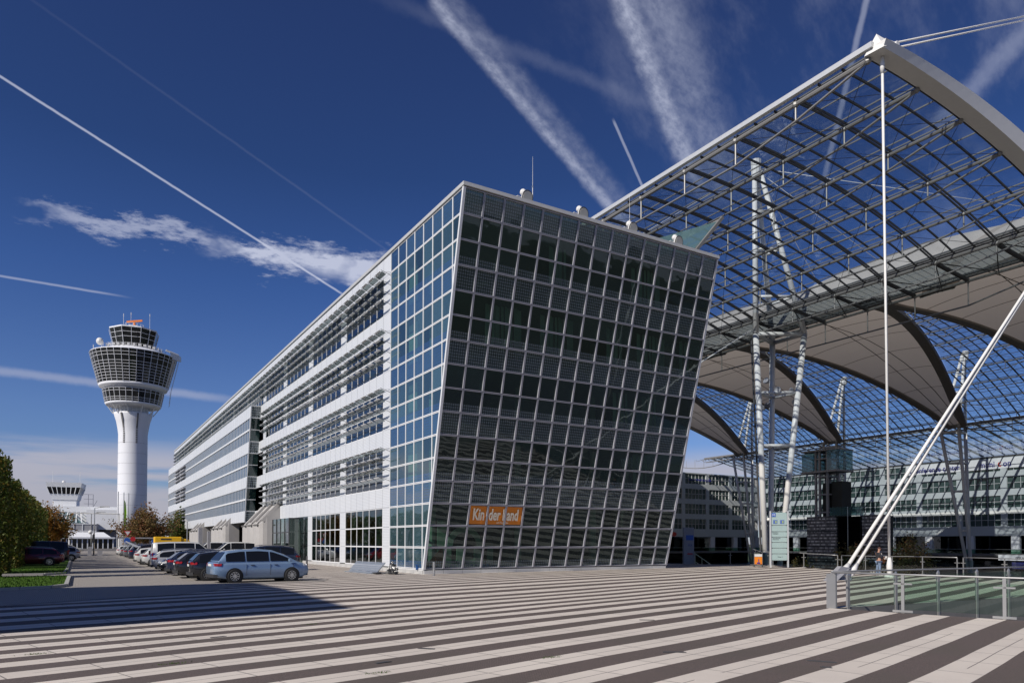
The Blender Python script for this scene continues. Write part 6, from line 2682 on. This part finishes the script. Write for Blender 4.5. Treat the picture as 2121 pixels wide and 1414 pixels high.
# metal stack with junk
g = thing('metal_sheet_stack', 'long stack of corrugated silver metal sheets leaning against the building base', 'metal stack', (16.6, 42.9, gz(16.6, 43)), R(93))
mb = MB()
n = 10
for k in range(n):
    y0, y1 = .55 - .55 * k / n, .55 - .55 * (k + 1) / n
    z0, z1 = .06 + .62 * k / n, .06 + .62 * (k + 1) / n
    dz = .02 if k % 2 else 0
    mb.hexa([(-.1, y0 - .03, z0 + dz), (4.4, y0 - .03, z0 + dz), (4.4, y0 + .05, z0 + dz), (-.1, y0 + .05, z0 + dz), (-.1, y1 - .03, z1 + dz), (4.6, y1 - .03, z1 + dz), (4.6, y1 + .05, z1 + dz), (-.1, y1 + .05, z1 + dz)])
mb.build('sheet', 'tarp', g)
mb = MB()
mb.box(0, 4.4, .6, .95, 0, .06)
mb.build('bottom_sheet', 'tarp', g)
g = thing('scrap_heap', 'black and white heap of crumpled scrap at the end of the silver metal sheets', 'scrap heap', (16.75, 42.1, gz(16.7, 42)))
rnd = random.Random(12)
mb, mb2 = MB(), MB()
for k in range(110):
    a, rr = rnd.uniform(0, 2 * PI), rnd.uniform(0, .62)
    h_ = rnd.uniform(.02, .78) * (1 - rr)
    p = Vector((.3 * rr * math.cos(a) * 1.6, -.1 + rr * math.sin(a), h_ + .02))
    ax = Vector((rnd.gauss(0, 1), rnd.gauss(0, 1), rnd.gauss(0, .6))).normalized()
    ay = ax.orthogonal().normalized()
    (mb if rnd.random() < .68 else mb2).obox(p, rnd.uniform(.04, .14), rnd.uniform(.02, .08), rnd.uniform(.008, .03), ax, ay, ax.cross(ay))
mb.box(-.9, -.55, .35, 1.0, .01, .10)
mb.build('dark_scrap', 'plastic_dark', g)
mb2.build('light_scrap', 'white_steel', g)

# directory sign of glass
dx_, dy_ = 47.6, 37.9
g = thing('glass_directory_sign', 'tall pale green glass directory sign between two steel posts on the plaza edge', 'sign', (dx_, dy_, gz(dx_, dy_)), R(-36))
mb = MB()
for k, (z0, z1) in enumerate(((3.35, 4.35), (2.85, 3.32), (2.42, 2.82), (2.0, 2.39), (1.55, 1.97), (1.1, 1.52), (.55, 1.07))):
    mb.box(-.60, .60, -.015, .015, z0, z1)
mb.build('glass_plate', 'sign_glass', g)
mb = MB()
mb.box(-.72, -.62, -.09, .09, 0, 4.45)
mb.box(.62, .72, -.09, .09, 0, 4.45)
mb.build('post', 'shade_metal', g)
mb = MB()
for z in (.55, 1.08, 1.53, 1.98, 2.4, 2.83, 3.33, 4.35):
    mb.box(-.66, -.50, -.04, -.02, z - .02, z + .02)
    mb.box(.50, .66, -.04, -.02, z - .02, z + .02)
    if z < 4:
        mb.box(-.6, .6, -.022, -.018, z - .015, z + .015)
mb.build('clamp', 'joint_dark', g)
mb = MB()
mb.box(-.56, -.26, -.04, -.02, 4.0, 4.3)
lg = mb.build('blue_symbol', 'blue_sign', g)
text_mesh('M', .26, 'plate_white', 'symbol_letter', lg, (-.52, -.045, 4.05), (PI / 2, 0, 0), .003, 1.1)
for x in (-.45, .08):
    mb = MB()
    mb.box(x, x + .32, -.028, -.02, 3.45, 3.75)
    pt = mb.build('plan_panel', 'plan_blue', g)
    mb = MB()
    mb.box(x + .16, x + .26, -.034, -.029, 3.50, 3.68)
    mb.build('plan_spot', 'plan_green', pt)
text_mesh('Terminal 1\nTerminal 2', .10, 'letter_dark', 'directory_lettering', g, (-.5, -.03, 2.72), (PI / 2, 0, 0), .002)
text_mesh('Zentralbereich\nRestaurants', .10, 'letter_dark', 'directory_lettering', g, (-.5, -.03, 2.28), (PI / 2, 0, 0), .002)
text_mesh('Forum  S', .10, 'letter_dark', 'directory_lettering', g, (-.1, -.03, .8), (PI / 2, 0, 0), .002)

# luggage cart with an orange advert
cx_, cy_ = 46.6, 39.1
g = thing('luggage_cart', 'luggage cart with an orange advertising panel beside the glass directory sign', 'luggage cart', (cx_, cy_, gz(cx_, cy_)), R(-30))
mb = MB()
mb.box(-.30, .30, -.02, .02, .22, .80)
mb.build('advert_panel', 'sign_orange', g)
mb = MB()
mb.box(-.30, .30, -.02, .02, .82, 1.02)
mb.build('white_panel', 'plate_white', g)
mb = MB()
mb.box(0, .06, -.03, -.025, .25, .62)
mb.box(-.12, .15, -.03, -.026, .26, .36)
mb.build('advert_print', 'letter_blue', g)
mb = MB()
mb.tube([(-.34, 0, .1), (-.34, 0, 1.05), (-.12, .2, 1.3), (-.34, .25, 1.42)], .022, 6)
mb.tube([(.34, 0, .1), (.34, 0, 1.05), (.18, .2, 1.3), (.34, .3, 1.2)], .022, 6)
mb.tube([(-.34, 0, .16), (-.30, .95, .16), (.30, .95, .16), (.34, 0, .16)], .022, 6)
mb.bar((-.36, .1, 1.42), (.34, .25, 1.18), .08, .03)
mb.build('frame', 'chrome', g)
mb = MB()
for x in (-.34, .34):
    mb.tube([(x - .02, 0, .08), (x + .02, 0, .08)], .08, 12)
mb.tube([(-.02, .95, .08), (.02, .95, .08)], .08, 12)
mb.build('wheel', 'rubber', g)

# grey information pillar and stair rails in the shade of the building
g = thing('information_pillar', 'grey information pillar with a small blue panel in the shade right of the glass building', 'pillar', (51.6, 51.8, -.1), R(-31))
mb = MB()
mb.box(-.52, .52, -.2, .2, 0, 3.6)
mb.build('pillar_body', 'grey_cladding', g, bevel=.02)
mb = MB()
mb.box(-.28, .45, -.215, -.205, 2.35, 2.85)
mb.build('blue_panel', 'blue_sign', g)
text_mesh('XX', .32, 'letter_blue', 'lettering', g, (-.1, -.21, 1.75), (PI / 2, 0, 0), .005)
mb = MB()
mb.box(-.15, .38, -.215, -.205, .95, 1.08)
mb.build('red_print', 'red_sign', g)
g = thing('stair_railing', 'pair of sloping steel handrails going down beside the grey information pillar', 'railing', (50.2, 52.5, 0))
mb = MB()
for ox, oy in ((-2.4, 2.2), (1.6, -1.4)):
    mb.tube([(ox, oy, .95), (ox + 2.6, oy - .2, -.5)], .035, 6)
    mb.tube([(ox, oy, .15), (ox + 2.6, oy - .2, -1.2)], .025, 6)
    for k in range(4):
        u = k / 3
        mb.tube([(ox + 2.6 * u, oy - .2 * u, .95 - 1.45 * u), (ox + 2.6 * u, oy - .2 * u, -.3 - 1.4 * u)], .025, 6)
mb.build('handrail', 'stainless', g)
mb = MB()
mb.quad((-2.4, 2.2, .1), (.2, 2.0, -1.3), (.2, 2.0, -.6), (-2.4, 2.2, .85))
mb.build('glass_infill', 'glass_rail', g)


def railing(name, label, A_, B_, posts, h, style, group=None, zf=None):
    g = thing(name, label, 'railing', (A_[0], A_[1], 0), 0, group)
    A_, B_ = Vector((*A_, 0)), Vector((*B_, 0))
    d = (B_ - A_).normalized()
    nrm = Vector((d.y, -d.x, 0))
    L_ = (B_ - A_).length
    zf = zf or (lambda p: gz(p.x, p.y))
    mb = MB()
    pts = []
    for k in range(9):
        p = A_.lerp(B_, k / 8)
        pts.append(Vector((p.x, p.y, zf(p) + h)) - A_)
    mb.tube(pts, .028, 8)
    mb.build('handrail', 'rail_metal', g, smooth=True)
    for s in posts:
        p = A_ + d * s
        b = Vector((p.x, p.y, zf(p))) - A_
        mb = MB()
        up = Vector((0, 0, 1))
        if style == 'cross':
            mb.obox(b + up * h / 2, .022, .04, h / 2, nrm, d, up)
            mb.obox(b + up * (h * .76), .24, .022, .022, d, nrm, up)
            mb.obox(b + up * .05, .26, .035, .03, d, nrm, up)
        elif style == 'thin':
            mb.obox(b + up * h / 2, .018, .03, h / 2, nrm, d, up)
            mb.obox(b + up * (h * .72), .20, .018, .022, d, nrm, up)
            mb.obox(b + up * .03, .16, .03, .025, d, nrm, up)
        else:
            lo = -.75
            mb.obox(b + up * ((h - .12 + lo) / 2), .03, .055, (h - .12 - lo) / 2, nrm, d, up)
            t_ = b + up * (h - .12)
            mb.add([t_ - d * .055 - nrm * .03, t_ + d * .055 - nrm * .03, t_ + d * .055 + nrm * .03, t_ - d * .055 + nrm * .03, t_ + up * .16], [[0, 1, 4], [1, 2, 4], [2, 3, 4], [3, 0, 4]])
            mb.obox(b + up * (h - .28), .14, .02, .02, d, nrm, up)
        mb.build('post', 'rail_metal', g)
    mb = MB()
    ps = list(posts) + [L_]
    for a, b in zip(ps, ps[1:]):
        if b - a < .2:
            continue
        p, q_ = A_ + d * (a + .05), A_ + d * (b - .05)
        lo = .10 if style != 'spear' else .02
        p0, q0 = Vector((p.x, p.y, zf(p) + lo)) - A_, Vector((q_.x, q_.y, zf(q_) + lo)) - A_
        mb.quad(p0, q0, q0 + Vector((0, 0, h - .16 - lo)), p0 + Vector((0, 0, h - .16 - lo)))
    mb.build('glass_infill', 'glass_rail', g)
    return g


r1d = (Vector(R1E) - Vector(V0))
railing('glass_railing', 'near glass railing with crossbar posts along the front of the ramp opening', V0, R1E, (1.95, 4.35, 6.7, 9.0, 11.3), 1.08, 'cross', 'railings round the ramp opening')
railing('glass_railing', 'glass railing with pointed flat posts on the far side of the ramp opening', V0, R2E, (.75, 3.1, 5.4, 7.7, 9.75), 1.10, 'spear', 'railings round the ramp opening')
mb = MB()
mb.obox((V0[0], V0[1], .52), .035, .13, .53, (1, 0, 0), Vector((-.75, .66, 0)).normalized(), (0, 0, 1))
tag(mb.build('end_plate', 'rail_metal'), 'broad flat steel post at the left end where both near railings meet', 'post')
rdone = [((49.2, 48.6), (50.25, 41)), ((50.2, 40.6), (50.1, 34.5)), ((50.0, 34.1), (44.8, 23.0)), ((44.7, 22.6), (38.2, 8.6))]
for (a, b), l in zip(rdone, ('far plaza edge railing left of the glass directory sign', 'far plaza edge railing right of the glass directory sign', 'plaza edge railing behind the person', 'plaza edge railing at the right picture edge')):
    Ls = (Vector(b) - Vector(a)).length
    n = max(2, int(Ls / 2.6))
    railing('plaza_edge_railing', l, a, b, [Ls * k / n for k in range(n + 1)], 1.15, 'thin', 'railings along the plaza edge')

# the person at the railing
def skinned(name, mat, parent, joints, edges, sub=1):
    me = bpy.data.meshes.new(name)
    me.from_pydata([j[0] for j in joints], edges, [])
    o = link(me, name, parent)
    o.modifiers.new('skin', 'SKIN')
    for v, j in zip(me.skin_vertices[0].data, joints):
        v.radius = (j[1], j[2] if len(j) > 2 else j[1])
    me.skin_vertices[0].data[0].use_root = True
    if sub:
        s_ = o.modifiers.new('sub', 'SUBSURF')
        s_.levels = s_.render_levels = sub
    bpy.context.view_layer.update()
    dg = bpy.context.evaluated_depsgraph_get()
    m2 = bpy.data.meshes.new_from_object(o.evaluated_get(dg))
    m2.materials.clear()
    m2.materials.append(MATS[mat])
    for p in m2.polygons:
        p.use_smooth = True
    o.modifiers.clear()
    o.data = m2
    return o


px_, py_ = 43.2, 26.9
pg = thing('person', 'person in a dark jacket, jeans and brown cap, standing sideways and holding a map', 'person', (px_, py_, gz(px_, py_)), R(-31 + 0))
# local +x is where the person faces (to the right of the picture)
J = [((0, 0, .93), .14, .12), ((0, 0, 1.12), .13, .12), ((-.02, 0, 1.34), .15, .13), ((.0, 0, 1.47), .06, .06), ((.03, 0, 1.54), .055, .055), ((.05, 0, 1.63), .085, .10), ((.05, 0, 1.70), .07, .085),
     ((-.02, -.19, 1.39), .058), ((.02, -.24, 1.12), .046), ((.24, -.18, 1.08), .036), ((.34, -.12, 1.12), .03),
     ((-.02, .19, 1.39), .058), ((.02, .24, 1.12), .046), ((.24, .16, 1.08), .036), ((.34, .10, 1.12), .03),
     ((.0, -.09, .88), .095), ((.03, -.10, .50), .065), ((-.01, -.10, .10), .042), ((.12, -.11, .045), .035),
     ((.0, .09, .88), .095), ((-.02, .11, .50), .065), ((-.07, .11, .10), .042), ((.06, .12, .045), .035)]
E_ = [(0, 1), (1, 2), (2, 3), (3, 4), (4, 5), (5, 6), (2, 7), (7, 8), (8, 9), (9, 10), (2, 11), (11, 12), (12, 13), (13, 14), (0, 15), (15, 16), (16, 17), (17, 18), (0, 19), (19, 20), (20, 21), (21, 22)]
body = skinned('body', 'skin', pg, J, E_)
skinned('jacket', 'jacket', pg, [((0, 0, .90), .155, .135), ((0, 0, 1.12), .15, .135), ((-.02, 0, 1.33), .17, .15), ((0, 0, 1.44), .08, .08), ((-.02, -.20, 1.38), .075), ((.02, -.25, 1.12), .062), ((.20, -.20, 1.09), .052), ((-.02, .20, 1.38), .075), ((.02, .25, 1.12), .062), ((.20, .18, 1.09), .052)],
        [(0, 1), (1, 2), (2, 3), (2, 4), (4, 5), (5, 6), (2, 7), (7, 8), (8, 9)])
skinned('jeans', 'jeans', pg, [((0, 0, .92), .15, .13), ((0, -.09, .84), .112), ((.03, -.10, .50), .082), ((-.01, -.10, .13), .065), ((0, .09, .84), .112), ((-.02, .11, .50), .082), ((-.07, .11, .13), .065)], [(0, 1), (1, 2), (2, 3), (0, 4), (4, 5), (5, 6)])
mb = MB()
mb.ball((.05, 0, 1.70), .105, 8, .75)
mb.v = [(x, y, max(z, 1.675)) for x, y, z in mb.v]
mb.box(.10, .23, -.07, .07, 1.675, 1.69)
mb.build('cap', 'cap_brown', pg)
mb = MB()
for s_ in (-1, 1):
    mb.ball((.132, s_ * .033, 1.645), .011, 5)
mb.build('eye', 'letter_dark', body)
mb = MB()
mb.obox((.145, 0, 1.62), .018, .012, .02)
for s_ in (-1, 1):
    mb.obox((.045, s_ * .092, 1.63), .015, .012, .028)
mb.build('nose_and_ear', 'skin', body)
for s_ in (-1, 1):
    mb = MB()
    base = Vector((.345, s_ * -.11 if s_ < 0 else -.11, 1.12))
    base = Vector((.345, -.12 if s_ < 0 else .10, 1.12))
    for k in range(4):
        y = base.y + (k - 1.5) * .018
        mb.tube([(base.x, y, base.z), (base.x + .045, y, base.z + .012 - .004 * abs(k - 1)), (base.x + .075 - .006 * abs(k - 1), y, base.z - .008)], [.009, .009, .007], 5)
    mb.tube([(base.x - .01, base.y - s_ * .03, base.z), (base.x + .03, base.y - s_ * .045, base.z + .03)], [.010, .008], 5)
    mb.build('finger', 'skin', body)
mb = MB()
for s_, xo in ((-1, 0.04), (1, -.02)):
    mb.obox((xo + .05, s_ * .105, .04), .14, .05, .04)
mb.build('shoe', 'shoe', pg, bevel=.02)
mb = MB()
mb.box(.12, .175, -.10, .10, 1.0, 1.40)
mb.build('shirt', 'shirt', pg, bevel=.03)
mb = MB()
mb.tube([(.17, 0, 1.20), (.27, 0, 1.22)], .05, 10)
mb.box(.13, .19, -.07, .07, 1.16, 1.28)
tag(mb.build('camera_on_strap', 'plastic_dark', None, pg.location, rot=(0, 0, R(-31))), 'black camera hanging on the chest of the person', 'camera')
mb = MB()
mb.quad((.40, -.16, 1.02), (.52, -.05, 1.20), (.50, .14, 1.20), (.38, .06, 1.02))
mb.quad((.40, -.16, 1.018), (.38, .06, 1.018), (.50, .14, 1.198), (.52, -.05, 1.198))
tag(mb.build('folded_map', 'plate_white', None, pg.location, rot=(0, 0, R(-31))), 'pale folded map held in the hands of the person', 'map')

# the twin building left of the camera that shades the paving
nb = thing('neighbour_building', 'white office building left of the camera whose shadow darkens the paving', 'building', (-30, 14.0, 0))
mb = MB()
d0, d1 = 0.0, 14.0
sx = -21.8 + 30
mb.hexa([(-14, 1.2, -.2), (sx, 1.2, -.2), (sx, d1, -.2), (-14, d1, -.2), (-14, d0, 21.9), (sx, d0, 21.9), (sx, d1, 21.9), (-14, d1, 21.9)])
mb.build('wall', 'panel', nb)
for j in range(4):
    mb = MB()
    mb.box(sx + .01, sx + .05, 3, d1 - 1, 5 + j * 4.05, 7.4 + j * 4.05)
    mb.build('window', 'tower_glass', nb)
